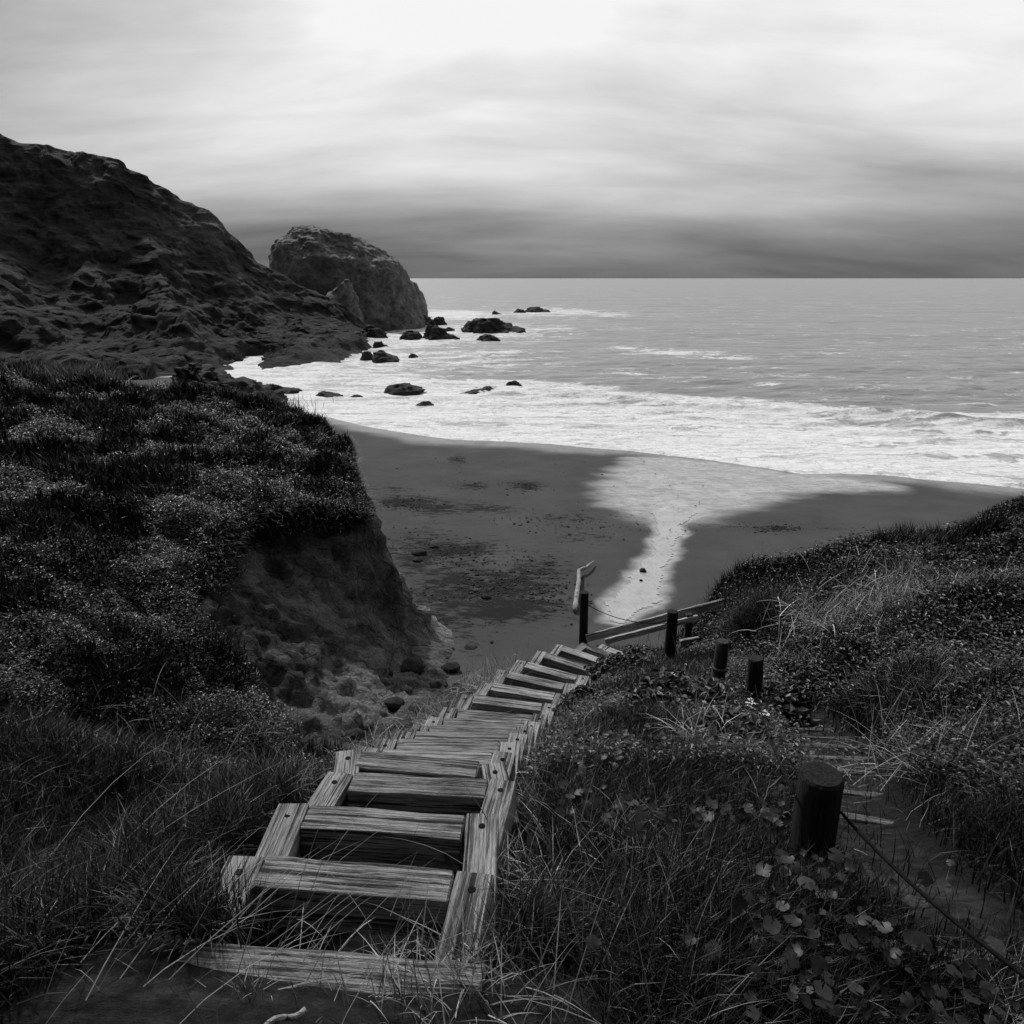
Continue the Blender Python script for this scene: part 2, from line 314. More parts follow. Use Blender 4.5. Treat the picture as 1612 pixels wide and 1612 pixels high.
def mat_sea():
    m, nt, bs, N, L = mat_new('sea_water'); g = N.new('ShaderNodeNewGeometry'); P = g.outputs['Position']
    fo = N.new('ShaderNodeAttribute'); fo.attribute_name = 'foam'
    # warped, cross-shore stretched lace
    wv = nz(N, L, P, 0.16, 5, 0.6)
    Pm = mapping(N, L, P, (0.45, 1.0, 1))
    vm = N.new('ShaderNodeVectorMath'); vm.operation = 'ADD'; cb = N.new('ShaderNodeCombineXYZ')
    n_a = nz(N, L, P, 0.55, 7, 0.65); L.new(math_(N, L, 'MULTIPLY', n_a, 5.0), cb.inputs[0]); L.new(math_(N, L, 'MULTIPLY', wv, 9.0), cb.inputs[1])
    L.new(Pm, vm.inputs[0]); L.new(cb.outputs[0], vm.inputs[1])
    lace = nz(N, L, vm.outputs[0], 0.7, 10, 0.68, 0.6)
    streak = nz(N, L, mapping(N, L, P, (0.10, 0.55, 1), (4, 0, 0), (0, 0, R(-7))), 1.0, 8, 0.6, 0.4)
    tex = math_(N, L, 'ADD', math_(N, L, 'MULTIPLY', lace, 0.62), math_(N, L, 'MULTIPLY', streak, 0.38)); tex = math_(N, L, 'ADD', 0.5, math_(N, L, 'MULTIPLY', math_(N, L, 'SUBTRACT', tex, 0.5), 1.9))
    # foam threshold: attribute 0..1 lowers the threshold
    t = math_(N, L, 'ADD', tex, math_(N, L, 'SUBTRACT', math_(N, L, 'MULTIPLY', fo.outputs['Fac'], 0.42), 0.66))
    mask = ramp(N, L, t, [(0.0, 0.0), (0.05, 0.5), (0.16, 1.0)])
    fn = nz(N, L, vm.outputs[0], 2.6, 8, 0.7)
    foamc = ramp(N, L, fn, [(0.34, 0.36), (0.44, 0.58), (0.56, 0.74)])
    waterc0 = ramp(N, L, streak, [(0.35, 0.19), (0.65, 0.26)]); wmx = N.new('ShaderNodeMix'); wmx.data_type = 'RGBA'; L.new(ramp(N, L, fo.outputs['Fac'], [(0.45, 0.0), (0.8, 1.0)]), wmx.inputs[0]); L.new(waterc0, wmx.inputs[6]); wmx.inputs[7].default_value = (.30, .30, .30, 1); waterc = wmx.outputs[2]
    mx = N.new('ShaderNodeMix'); mx.data_type = 'RGBA'; L.new(mask, mx.inputs[0]); L.new(waterc, mx.inputs[6]); L.new(foamc, mx.inputs[7])
    L.new(mx.outputs[2], bs.inputs['Base Color'])
    L.new(ramp(N, L, mask, [(0, 0.42), (1, 0.9)]), bs.inputs['Roughness']); bs.inputs['IOR'].default_value = 1.33
    L.new(ramp(N, L, mask, [(0, 0.5), (1, 0.1)]), bs.inputs['Specular IOR Level'])
    chop = math_(N, L, 'ADD', nz(N, L, mapping(N, L, P, (0.5, 1.3, 1)), 0.9, 8, 0.62), math_(N, L, 'MULTIPLY', nz(N, L, mapping(N, L, P, (0.3, 1, 1)), 0.12, 6, 0.6), 3.0))
    bump(N, L, bs, math_(N, L, 'ADD', chop, math_(N, L, 'MULTIPLY', mask, 0.25)), 0.7, 0.22); return m
M_sea = mat_sea()
def mat_headland():
    m, nt, bs, N, L = mat_new('headland_slope'); g = N.new('ShaderNodeNewGeometry'); P = g.outputs['Position']
    gr = N.new('ShaderNodeAttribute'); gr.attribute_name = 'grassy'; br = N.new('ShaderNodeAttribute'); br.attribute_name = 'bare'
    n1 = nz(N, L, P, 0.16, 10, 0.68, 0.5); n2 = nz(N, L, P, 1.3, 8, 0.72)
    n3 = nz(N, L, mapping(N, L, P, (0.22, 0.22, 1.3), (0, 0, 0), (0, R(-34), R(12))), 0.9, 9, 0.68, .3)
    s = math_(N, L, 'ADD', math_(N, L, 'MULTIPLY', n1, 0.30), math_(N, L, 'ADD', math_(N, L, 'MULTIPLY', n2, 0.28), math_(N, L, 'MULTIPLY', n3, 0.42)))
    rock = ramp(N, L, s, [(0.38, 0.008), (0.5, 0.026), (0.62, 0.075)])
    gras = ramp(N, L, s, [(0.38, 0.020), (0.5, 0.050), (0.62, 0.11)])
    bare = ramp(N, L, s, [(0.38, 0.04), (0.5, 0.09), (0.62, 0.16)])
    m1 = N.new('ShaderNodeMix'); m1.data_type = 'RGBA'; L.new(gr.outputs['Fac'], m1.inputs[0]); L.new(rock, m1.inputs[6]); L.new(gras, m1.inputs[7])
    m2 = N.new('ShaderNodeMix'); m2.data_type = 'RGBA'; L.new(br.outputs['Fac'], m2.inputs[0]); L.new(m1.outputs[2], m2.inputs[6]); L.new(bare, m2.inputs[7])
    L.new(m2.outputs[2], bs.inputs['Base Color']); bs.inputs['Roughness'].default_value = 0.9; bs.inputs['Specular IOR Level'].default_value = 0.15
    bump(N, L, bs, math_(N, L, 'ADD', n1, math_(N, L, 'ADD', math_(N, L, 'MULTIPLY', n2, 0.35), math_(N, L, 'MULTIPLY', n3, 0.5))), 1.0, 1.6); return m
M_head = mat_headland()
# ------------------------------------------------------------------ beach and sea
shore_px = [(-2500, 600), (-900, 612), (-200, 600), (250, 590), (330, 592), (400, 625), (470, 652), (520, 657), (600, 675), (700, 690), (870, 698), (1000, 710), (1100, 722), (1200, 735), (1260, 745), (1320, 744), (1400, 748), (1500, 757), (1612, 768), (1900, 790), (2600, 830)]
SH = np.array([atD(a, b, CAMZ - 0.02)[:2] for a, b in shore_px]); SH = SH[np.argsort(SH[:, 0])]
def shore_y(x):
    s = np.interp(x, SH[:, 0], SH[:, 1]); return s + 0.22*pn(x*0.35, 3.3) + 0.10*pn(x*1.2, 8.3)
def beach_z(x, y):
    d = (shore_y(x) - y) * 0.94
    return np.where(d > 0, 0.060*d - 0.0004*d*d, 0.08*d)
stream_poly_px = [(955, 975), (950, 945), (968, 925), (985, 905), (1005, 885), (1018, 862), (1030, 835), (1020, 805), (985, 790), (970, 770), (985, 752), (1010, 725), (1060, 722), (1110, 728), (1200, 741), (1250, 750), (1320, 752), (1392, 766), (1300, 768), (1210, 773), (1170, 790), (1110, 803), (1085, 822), (1075, 850), (1066, 875), (1058, 892), (1040, 920), (1055, 945), (1010, 962), (985, 985)]
def beach_pt(px, py):
    D = CAMZ - 1.0
    for _ in range(6):
        p = atD(px, py, D); D = CAMZ - float(beach_z(p[0], p[1]))
    return atD(px, py, D)
STP = [tuple(beach_pt(a, b)[:2]) for a, b in stream_poly_px]
def build_beach():
    xs = np.concatenate([np.arange(-90, -14, 1.0), np.arange(-14, 30, 0.14), np.arange(30, 90, 1.5)]); ys = np.concatenate([np.arange(4, 10, 0.5), np.arange(10, 52, 0.12), np.arange(52, 100, 1.0)])
    X, Y = np.meshgrid(xs, ys); Z = beach_z(X, Y)
    Z += 0.05*fbm(X*0.35, Y*0.35, 1.0, 4) * sstep(0.5, 6, shore_y(X)-Y)
    d = sdpoly(X, Y, STP) - 0.12 + 0.22*fbm(X*0.8, Y*0.8, 5.0, 5, .55)
    Z -= 0.05*sstep(-0.6, 0.3, d)
    dsh = shore_y(X) - Y
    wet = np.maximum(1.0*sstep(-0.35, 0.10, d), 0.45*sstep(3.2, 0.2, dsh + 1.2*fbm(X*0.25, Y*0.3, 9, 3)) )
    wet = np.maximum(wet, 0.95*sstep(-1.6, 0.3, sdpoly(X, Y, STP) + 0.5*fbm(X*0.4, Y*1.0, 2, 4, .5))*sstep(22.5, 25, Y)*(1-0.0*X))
    # dark streaks where the swash left the sand bare
    pats = []
    wd = np.zeros_like(X)
    for (a, b, ra, rb, s) in [(640, 790, 60, 10, 1), (740, 765, 25, 6, .8), (830, 765, 28, 8, .9), (700, 865, 90, 16, .9), (745, 862, 30, 10, 1.0), (800, 925, 70, 26, 1.0), (790, 960, 90, 22, 1.0), (720, 930, 80, 60, .75), (660, 870, 60, 40, .7), (850, 900, 60, 30, .65), (690, 800, 50, 12, .8), (760, 800, 60, 9, .7), (1225, 832, 25, 5, 1.0), (900, 815, 60, 10, .5), (1150, 830, 50, 5, .5), (1300, 832, 60, 5, .45), (560, 665, 50, 4, .0), (720, 722, 14, 8, .8), (920, 845, 60, 12, .45), (620, 770, 50, 6, .6), (840, 950, 60, 10, .8)]:
        c = beach_pt(a, b); e1 = beach_pt(a+ra, b); e2 = beach_pt(a, b-rb)
        rx = abs(e1[0]-c[0]); ry = abs(e2[1]-c[1])
        q = ((X-c[0])/rx)**2 + ((Y-c[1])/ry)**2
        wd = np.maximum(wd, s*np.exp(-q*0.9))
    wd = np.clip(wd + 0.10*sstep(2, 9, dsh)*sstep(4.5, 2, X), 0, 1)
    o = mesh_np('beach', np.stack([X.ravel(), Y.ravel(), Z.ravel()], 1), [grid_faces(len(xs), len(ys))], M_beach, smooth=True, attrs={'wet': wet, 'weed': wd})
    tag(o, kind='structure')
    # stream: thin water over the sand, sky reflection put into its pale colour
    xs2 = np.arange(0, 24, 0.08); ys2 = np.arange(11, 36, 0.08); X, Y = np.meshgrid(xs2, ys2)
    d = sdpoly(X, Y, STP) - 0.12 + 0.22*fbm(X*0.8, Y*0.8, 5.0, 5, .55)
    Z = beach_z(X, Y) + 0.05*fbm(X*0.35, Y*0.35, 1.0, 4)*sstep(0.5, 6, shore_y(X)-Y) - 0.05*sstep(-0.6, 0.3, d) + 0.012
    keep = (d > 0) & (Y < shore_y(X) + 0.3); k = keep[:-1, :-1] & keep[1:, 1:] & keep[1:, :-1] & keep[:-1, 1:]
    k[:, :] &= (Y[:-1, :-1] < 24.8 + 0.9*fbm(X[:-1, :-1]*0.9, 0*X[:-1, :-1], 4, 3))
    f = grid_faces(len(xs2), len(ys2), k); used = np.unique(f); rm = np.full(X.size, -1); rm[used] = np.arange(len(used))
    V = np.stack([X.ravel(), Y.ravel(), Z.ravel()], 1)[used]
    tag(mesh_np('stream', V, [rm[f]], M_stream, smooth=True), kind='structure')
build_beach()
def foam_field(X, Y):
    d = Y - shore_y(X)                                  # metres seaward of the swash edge
    f = np.zeros_like(X)
    # main surf band, wider towards the left cove
    wband = np.interp(X, [-60, -25, -14, -4, 3, 10, 20, 35, 80], [10, 22, 27, 27, 25, 23, 22, 20, 20])
    f = np.maximum(f, sstep(1.25, 0.93, (d + 3.0*fbm(X*0.06, Y*0.12, 4, 3)) / wband) * (0.86 + 0.16*fbm(X*0.10, Y*0.28, 6, 4) - .16*sstep(.45, .95, d/wband)))
    f = np.maximum(f, 1.0*sstep(0.9, 0.0, d))
    def blob(a, b, ra, rb, s, ang=0):
        nonlocal f
        c = atD(a, b, CAMZ); e1 = atD(a+ra, b, CAMZ); e2 = atD(a, b-rb, CAMZ); e3 = atD(a, b+rb, CAMZ)
        rx = abs(e1[0]-c[0]); ry = abs(e2[1]-e3[1])/2; x = X-c[0]; y = Y-c[1]-math.tan(ang)*x
        f = np.maximum(f, s*np.exp(-((x/rx)**2 + (y/ry)**2)))
    blob(720, 495, 90, 9, .85); blob(870, 492, 130, 8, .72); blob(960, 496, 60, 5, .66)
    blob(660, 530, 100, 26, .80); blob(760, 522, 130, 18, .70); blob(600, 565, 90, 24, .82); blob(720, 565, 150, 22, .60); blob(880, 520, 60, 8, .5)
    blob(1050, 556, 75, 6, .80, R(-4)); blob(1150, 566, 70, 4.5, .84, R(-6)); blob(990, 548, 40, 6, .6)
    blob(1310, 556, 60, 4, .50); blob(1000, 585, 60, 7, .56); blob(1120, 595, 60, 6, .56); blob(1230, 607, 70, 3, .5); blob(1500, 585, 140, 3, .45, R(-3))
    f = np.maximum(f, 0.12 + 0.08*fbm(X*0.02, Y*0.02, 0, 3)*sstep(260, 80, Y))
    f = np.where(d > 0, f, 1)
    return np.clip(f, 0, 1)
def build_sea():
    ys = [24.0]; st = 0.16
    while ys[-1] < 40000:
        ys.append(ys[-1] + st); 
        if ys[-1] > 60: st *= 1.012
        if ys[-1] > 400: st *= 1.03
    ys = np.array(ys); t = np.linspace(-1, 1, 620); xs_n = 70*t; 
    # x-lines spread with distance (regular grid near, fan far)
    X = np.empty((len(ys), len(t))); sc_ = np.maximum(1.0, ys/62.0); X[:] = xs_n[None, :]*sc_[:, None]; Y = np.repeat(ys[:, None], len(t), 1)
    sh = Y - shore_y(X)
    # swell and breakers, crests roughly parallel to the shore
    ph = sh + 2.5*fbm(X*0.03, Y*0.03, 2, 3)
    Z = 0.10*np.sin(ph*0.42)*sstep(4, 18, sh) + 0.25*np.sin(ph*0.13+1.0)*sstep(18, 40, sh)*sstep(900, 200, Y)
    Z += 0.16*fbm(X*0.25, Y*0.6, 3, 5)*sstep(3, 14, sh)*sstep(300, 70, Y)
    # a standing breaker line
    bl = np.exp(-((ph - 17.5 - 1.0*pn(X*0.08, 1.0))/0.9)**2)*sstep(-12, 4, X)*(0.45 + 0.5*pn(X*0.11, 7.7)); Z += 0.55*np.maximum(bl, 0)
    bl3 = np.exp(-((ph - 16.5 - 1.6*pn(X*0.13, 21.0))/0.9)**2)*sstep(18, 24, X)*(.6+.5*pn(X*.2, 4.4)); Z += 0.5*bl3
    bl2 = np.exp(-((ph - 33 - 1.5*pn(X*0.05, 5.0))/1.6)**2)*sstep(6, 20, X)*0.5; Z += 0.5*bl2
    Z += 0.03*fbm(X*0.8, Y*1.4, 1, 4)*sstep(1.0, 6, sh)
    Z = np.where(sh < 6, Z*sstep(0, 6, sh) + 0.0, Z)
    Z += np.where((sh > -0.6), 0.035*sstep(-0.05, 0.25, sh)*sstep(2.5, 0.4, sh), 0.0)
    foam = foam_field(X, Y)
    foam = np.clip(foam + 0.25*np.maximum(bl, 0), 0, 1)
    foam = np.where(bl2 > 0.2, foam*0.9, foam); foam = foam*(1 - .32*sstep(.2, .7, bl3))
    fc = grid_faces(len(t), len(ys)); k = (sh > -1.2); kk = k[:-1, :-1] | k[1:, 1:]
    fc = grid_faces(len(t), len(ys), kk); used = np.unique(fc); rm = np.full(X.size, -1); rm[used] = np.arange(len(used))
    V = np.stack([X.ravel(), Y.ravel(), Z.ravel()], 1)[used]
    tag(mesh_np('sea', V, [rm[fc]], M_sea, smooth=True, attrs={'foam': foam.ravel()[used]}), kind='structure')
build_sea()
# ------------------------------------------------------------------ near ground: slopes, gully, left bluff
W0 = []; BE = []
def P_(px, py, D): p = atD(px, py, D); W0.append((p[0], p[1], p[2])); return len(W0)-1
def Q_(x, y, z): W0.append((x, y, z)); return len(W0)-1
def line(ids):
    for a, b in zip(ids[:-1], ids[1:]): BE.append((a, b))
STAIR_PX = [((361, 1344), (779, 1373)), ((437, 1261), (791, 1280)), ((515, 1213), (803, 1228)), ((531, 1179), (803, 1202)), ((566, 1175), (813, 1183)), ((595, 1162), (818, 1167)), ((625, 1150), (830, 1155)), ((650, 1141), (840, 1143)), ((674, 1128), (850, 1135)), ((698, 1113), (865, 1124)), ((726, 1092), (879, 1109)), ((757, 1073), (896, 1094)), ((784, 1052), (916, 1079)), ((815, 1037), (927, 1065)), ((847, 1023), (940, 1052)), ((876, 1013), (955, 1040)), ((917, 1010), (985, 1036)), ((948, 1013), (1010, 1036))]
STAIR_D = [1.94, 2.12, 2.33, 2.50, 2.69, 2.90, 3.10, 3.30, 3.50, 3.68, 3.86, 4.05, 4.25, 4.50, 4.78, 5.05, 5.32, 5.60]
SW = 0.95
ST = []
for (l, r), D in zip(STAIR_PX, STAIR_D):
    a = atD(*l, D); b = atD(*r, D); d = (b - a); d[2] = 0; d /= np.linalg.norm(d)
    ST.append((a, a + d*SW, d))
# ground beside the stairs (left edge, right edge, under)
Lids = []; Rids = []; Lo = []
for k, (a, b, d) in enumerate(ST):
    Lids.append(Q_(*(a - d*0.12 - np.array([0, 0, .20])))); Rids.append(Q_(*(b + d*0.14 - np.array([0, 0, .10]))))
    m_ = (a+b)/2; dv = .62 if k < 3 else .42; Q_(*(a + d*0.16 - np.array([0, 0, dv]))); Q_(*(m_ - np.array([0, 0, dv]))); Q_(*(b - d*0.16 - np.array([0, 0, dv])))
    off = 0.45 if k > 3 else 0.75
    Lo.append(Q_(*(a - d*off - np.array([0, 0, .45 + 0.07*k]))))
line(Lids); line(Rids)
for x, y, z in [(-40, -6, 8.0), (-8, -4, 7.5), (0, -4, 7.7), (6, -4, 8.0), (20, -6, 9), (-4, 0, 7.25), (-1.5, 0, 7.3), (0, 0, 7.35), (1.2, 0, 7.3), (3, 0, 7.4), (8, 0, 8.2), (-.6, 1.30, 7.36), (0.1, 1.28, 7.2), (-1.1, 1.34, 7.34), (-.9, 1.36, 7.34), (-.3, 1.30, 7.30), (-.6, 1.08, 7.32), (-.1, 1.0, 7.24), (-1.1, 1.0, 7.27), (.8, 1.3, 7.15), (-2.2, 1.6, 7.15), (-5, 2.5, 7.2), (-9, 3, 7.3)]: Q_(x, y, z)
line([P_(-400, 1150, 2.2), P_(0, 1180, 2.3), P_(250, 1190, 2.36), P_(420, 1205, 2.42)])
P_(200, 1330, 2.05); P_(250, 1450, 1.85); P_(350, 1280, 2.15)
# gully floor
g_ids = [Q_(-14, 5.2, 5.0), Q_(-9, 6.2, 4.2), Q_(-5.5, 7.0, 3.5), Q_(-3.6, 7.4, 3.0), P_(540, 1185, 6.4), P_(600, 1140, 6.9), P_(628, 1085, 7.25), P_(690, 1025, 7.65), P_(780, 1005, 8.1)]
line(g_ids)
Q_(-1.5, 8.3, 3.0); Q_(-0.9, 9.7, 2.3); Q_(-0.2, 11.2, 1.75); Q_(1.0, 12.2, .85); Q_(2.4, 12.0, .8)
# left slope and plateau
for a in [(0, 1100, 4.6), (150, 1120, 5.1), (300, 1140, 5.7), (0, 1000, 4.4), (150, 1000, 4.8), (0, 900, 4.2), (200, 900, 4.45), (0, 820, 4.0), (200, 820, 4.2), (0, 750, 3.9), (200, 750, 4.0), (350, 760, 4.15), (470, 740, 4.3), (0, 650, 3.6), (200, 680, 3.9), (400, 690, 4.2), (-500, 900, 3.6), (-500, 700, 3.2), (-1500, 800, 2.6)]: P_(*a)
top = [P_(330, 980, 5.1), P_(325, 900, 4.7), P_(380, 832, 4.45), P_(480, 803, 4.45), P_(580, 818, 4.72), P_(577, 770, 4.52), P_(562, 708, 4.6), P_(480, 652, 4.5)]; line(top)
line([P_(-900, 560, 2.8), P_(0, 577, 3.4), P_(120, 596, 3.75), P_(230, 612, 3.95), P_(350, 628, 4.15), top[-1]])
# bare face
line([top[0], P_(400, 1060, 5.7), P_(480, 1140, 6.2), g_ids[4]])
P_(420, 900, 5.3); P_(500, 880, 5.2); P_(500, 960, 6.0); P_(430, 990, 5.7); P_(560, 1050, 6.7); P_(560, 960, 6.3); P_(600, 930, 6.3)
nose = [top[4], P_(603, 862, 5.35), P_(640, 912, 6.3), P_(667, 943, 6.95), P_(700, 982, 7.75)]; line(nose)
line([nose[-1], P_(660, 1020, 7.6), P_(628, 1060, 7.35)])
# foot of the far side of the bluff, kept under the beach
for x, y, z in [(-1.75, 15.0, 0.8), (-2.6, 15.2, .4), (-3.12, 15.8, .4), (-3.6, 17.2, .3), (-4.3, 19.7, .2), (-5.0, 21.3, .2), (-7.1, 24.8, 0), (-9.5, 27.8, -.2), (-16, 33, -.3), (-24, 38, -.3), (-40, 42, -.3), (-60, 40, -.3), (-60, 60, -1), (0, 60, -2), (40, 60, -2)]: Q_(x, y, z)
line([len(W0)-15+i for i in range(10)])
for x, y in [(-1.2, 15.4), (-2.1, 15.8), (-2.75, 16.4), (-3.15, 17.6), (-3.9, 20.0), (-4.6, 21.8), (-6.8, 25.4), (-9.2, 28.4), (-16, 34.5), (-24, 40), (1.5, 15.0), (3, 14.6), (4.5, 14), (6.2, 14), (8.3, 14.6), (11.3, 16), (18, 19), (40, 25)]: Q_(x, y, -1.6)
# spur, second path and right-hand slope
PATH = [((1440, 1488), (1660, 1512), 1.90), ((1325, 1388), (1545, 1424), 2.15), ((1285, 1276), (1440, 1298), 2.52), ((1262, 1233), (1420, 1257), 2.72), ((1250, 1205), (1402, 1218), 2.92), ((1240, 1187), (1385, 1196), 3.08), ((1235, 1170), (1375, 1178), 3.24), ((1230, 1157), (1350, 1162), 3.38), ((1226, 1145), (1330, 1149), 3.52), ((1222, 1133), (1310, 1135), 3.66), ((1215, 1121), (1300, 1123), 3.80)]
pl_, pr_ = [], []
for l, r, D in PATH: pl_.append(P_(*l, D+.025)); pr_.append(P_(*r, D+.02))
line(pl_); line(pr_)
for a in [(1000, 1150, 3.3), (1100, 1160, 3.25), (1080, 1240, 2.55), (1200, 1240, 2.65), (950, 1300, 2.15), (1275, 1350, 2.07), (1000, 1400, 1.85), (1150, 1400, 1.9), (1000, 1550, 1.7), (1250, 1500, 1.8), (1135, 1092, 3.6), (1190, 1120, 3.55), (1057, 1050, 4.84), (990, 1022, 5.2), (1040, 1080, 4.25), (950, 1120, 3.85), (1120, 1060, 4.55), (1090, 1035, 4.85), (1000, 1005, 5.35), (1160, 1000, 4.6), (1140, 965, 4.75),
          (1140, 918, 4.75), (1180, 888, 4.3), (1290, 866, 3.85), (1480, 855, 3.5), (1560, 812, 3.3), (1612, 787, 3.2), (1800, 740, 3.0), (2400, 640, 2.0), (1300, 950, 3.9), (1240, 1000, 4.15), (1250, 1060, 3.8), (1500, 950, 3.1), (1612, 900, 3.0), (1900, 900, 2.5), (1420, 1080, 3.2), (1330, 1110, 3.4), (1612, 1100, 2.55), (1500, 1200, 2.45), (1612, 1300, 2.0), (1900, 1200, 1.9), (1612, 1420, 1.75)]: P_(*a)
for x, y, z in [(-.2, 13, .75), (2.2, 12.6, .6), (4.2, 12.6, .6), (6, 12.6, .6), (8, 13.2, .6), (11, 14.5, .6), (18, 17, .8), (40, 22, 1), (1.2, 11.1, 2.4), (2.6, 10.8, 2.6), (3.5, 11.0, 2.8)]: Q_(x, y, z)
XS = np.concatenate([np.arange(-60, -24, 0.5), np.arange(-24, 12, 0.07), np.arange(12, 40.1, 0.5)]); YS = np.concatenate([np.arange(-6, 0, 0.25), np.arange(0, 34, 0.07), np.arange(34, 60.1, 0.5)])
TZ = tin_grid(W0, BE, XS, YS); TZ = np.where(np.isnan(TZ), -1.5, TZ); TZ0 = TZ.copy()
GX, GY = np.meshgrid(XS, YS)
GXf = blur(TZ, 14); 
TZ = GXf
gy_, gx_ = np.gradient(TZ, YS, XS); slope = np.hypot(gx_, gy_)
SOIL = [tuple(atD(*p)[:2]) for p in [(580, 822, 4.75), (480, 806, 4.5), (380, 838, 4.5), (325, 900, 4.75), (325, 980, 5.1), (385, 1060, 5.7), (440, 1140, 6.1), (480, 1190, 6.2)]] + [(-2.0, 6.9), (-1.5, 6.3), (-1.15, 6.8), (-.8, 7.6), (-.35, 8.5), (.15, 9.6), (.8, 10.8), (1.5, 11.8), (1.8, 13.0), (0.6, 15.8), (-3.4, 16.0), (-3.6, 14.4)]
sd_soil = sdpoly(GX, GY, SOIL) + 0.35*fbm(GX*1.3, GY*1.3, 0, 4)
soil = sstep(-0.1, 0.25, sd_soil)
stair_d = np.full(GX.shape, 9.0); 
cl_ = [((a+b)/2)[:2] for a, b, d in ST]; cl_ = [cl_[0] - np.array([-ST[0][2][1], ST[0][2][0]])*.38] + cl_; stair_d = dseg(GX, GY, cl_)
path_poly = [tuple(W0[i][:2]) for i in pl_] + [tuple(W0[i][:2]) for i in reversed(pr_)]
sd_path = sdpoly(GX, GY, path_poly)
plat = sstep(-0.2, 0.6, -sd_soil)*sstep(0.75, 1.5, stair_d)*sstep(0.0, 0.4, -sd_path)
far_ = sstep(3, 9, np.hypot(GX, GY))
bz_ = sstep(0.0, 1.2, TZ - beach_z(GX, GY)); TZ = TZ + bz_*plat*sstep(2.6, 3.8, GX)*.22*fbm(GX*.9, GY*.9, 40, 3) + bz_*plat*(0.10 + 0.24*far_*(GX < -1.5))*fbm(GX*0.55, GY*0.55, 2, 4) + 0.03*fbm(GX*3, GY*3, 6, 3)*plat
rg = ridged(GX*0.75 + 0.25*GY, GY*0.75, TZ*0.45, 6, 0.55)
TZ = TZ - soil*0.30*(0.75 - rg)*sstep(1.3, 2.2, TZ - 0.4)
# step bed area flat
TZ -= 0.01*sstep(0.05, 0.2, sd_path)
pale = np.zeros_like(GX)
for (a, b, D, r, s) in [(690, 970, 7.5, .55, 1.0), (655, 945, 7.1, .5, .85), (600, 1010, 6.9, .7, .55), (500, 960, 6.1, .6, .45), (590, 1100, 7.0, .6, .7), (560, 1130, 6.8, .5, .6), (375, 880, 4.9, .35, .55), (640, 1020, 7.3, .5, .55)]:
    c = atD(a, b, D); pale = np.maximum(pale, s*np.exp(-((GX-c[0])**2 + (GY-c[1])**2)/(1.6*r)**2))
soil_t = np.maximum(soil, sstep(0.0, 0.12, sd_path)*0.85)
fs_ = dseg(GX, GY, [(-.95, 1.1), (-.1, 1.2)]); soil_t = np.maximum(soil_t, 0.8*sstep(.42, .25, fs_))
_gy, _gx = np.gradient(blur(TZ, 6), YS, XS); _n = np.sqrt(_gx**2 + _gy**2 + 1)
_pz = np.stack([GX*1.25, GY*1.25, TZ*1.25]); _dd = soil*sstep(1.15, 1.7, TZ)*(0.26*(ridged(_pz[0], _pz[1], _pz[2]*1.5, 6, .58) - .62) + .10*fbm(_pz[0]*3, _pz[1]*3, _pz[2]*3, 4))
DX, DY, DZ = -_gx/_n*_dd, -_gy/_n*_dd, _dd/_n
ground = mesh_np('ground', np.stack([(GX+DX).ravel(), (GY+DY).ravel(), (TZ+DZ).ravel()], 1), [grid_faces(len(XS), len(YS))], M_ground, smooth=True, attrs={'soil': soil_t, 'pale': np.clip(pale, 0, 1)})
tag(ground, kind='structure')
def sky_block_behind():  # unseen hill, added to block sky light from behind the camera
    xs = np.arange(-120, 121, 1.5); ys = np.arange(-110, -3, 1.5); X, Y = np.meshgrid(xs, ys); dd_ = -4 - Y
    Z = 7.0 + .95*np.maximum(dd_, 0) - 0.0045*dd_**2 + (1.2*fbm(X*.06, Y*.06, 5, 5) + .4*fbm(X*.3, Y*.3, 7, 4))*sstep(0, 12, dd_)
    tag(mesh_np('sky_block_hill', np.stack([X.ravel(), Y.ravel(), Z.ravel()], 1), [grid_faces(len(xs), len(ys))], M_head, smooth=True, attrs={'grassy': np.ones(X.shape), 'bare': np.zeros(X.shape)}), kind='structure')
sky_block_behind()
def bil(A, x, y):
    i = np.clip(np.searchsorted(XS, x) - 1, 0, len(XS)-2); j = np.clip(np.searchsorted(YS, y) - 1, 0, len(YS)-2)
    tx = (x - XS[i])/(XS[i+1]-XS[i]); ty = (y - YS[j])/(YS[j+1]-YS[j])
    return A[j, i]*(1-tx)*(1-ty) + A[j, i+1]*tx*(1-ty) + A[j+1, i]*(1-tx)*ty + A[j+1, i+1]*tx*ty
def gz(x, y): return bil(TZ, np.asarray(x, float), np.asarray(y, float))
NGY, NGX = np.gradient(TZ, YS, XS)
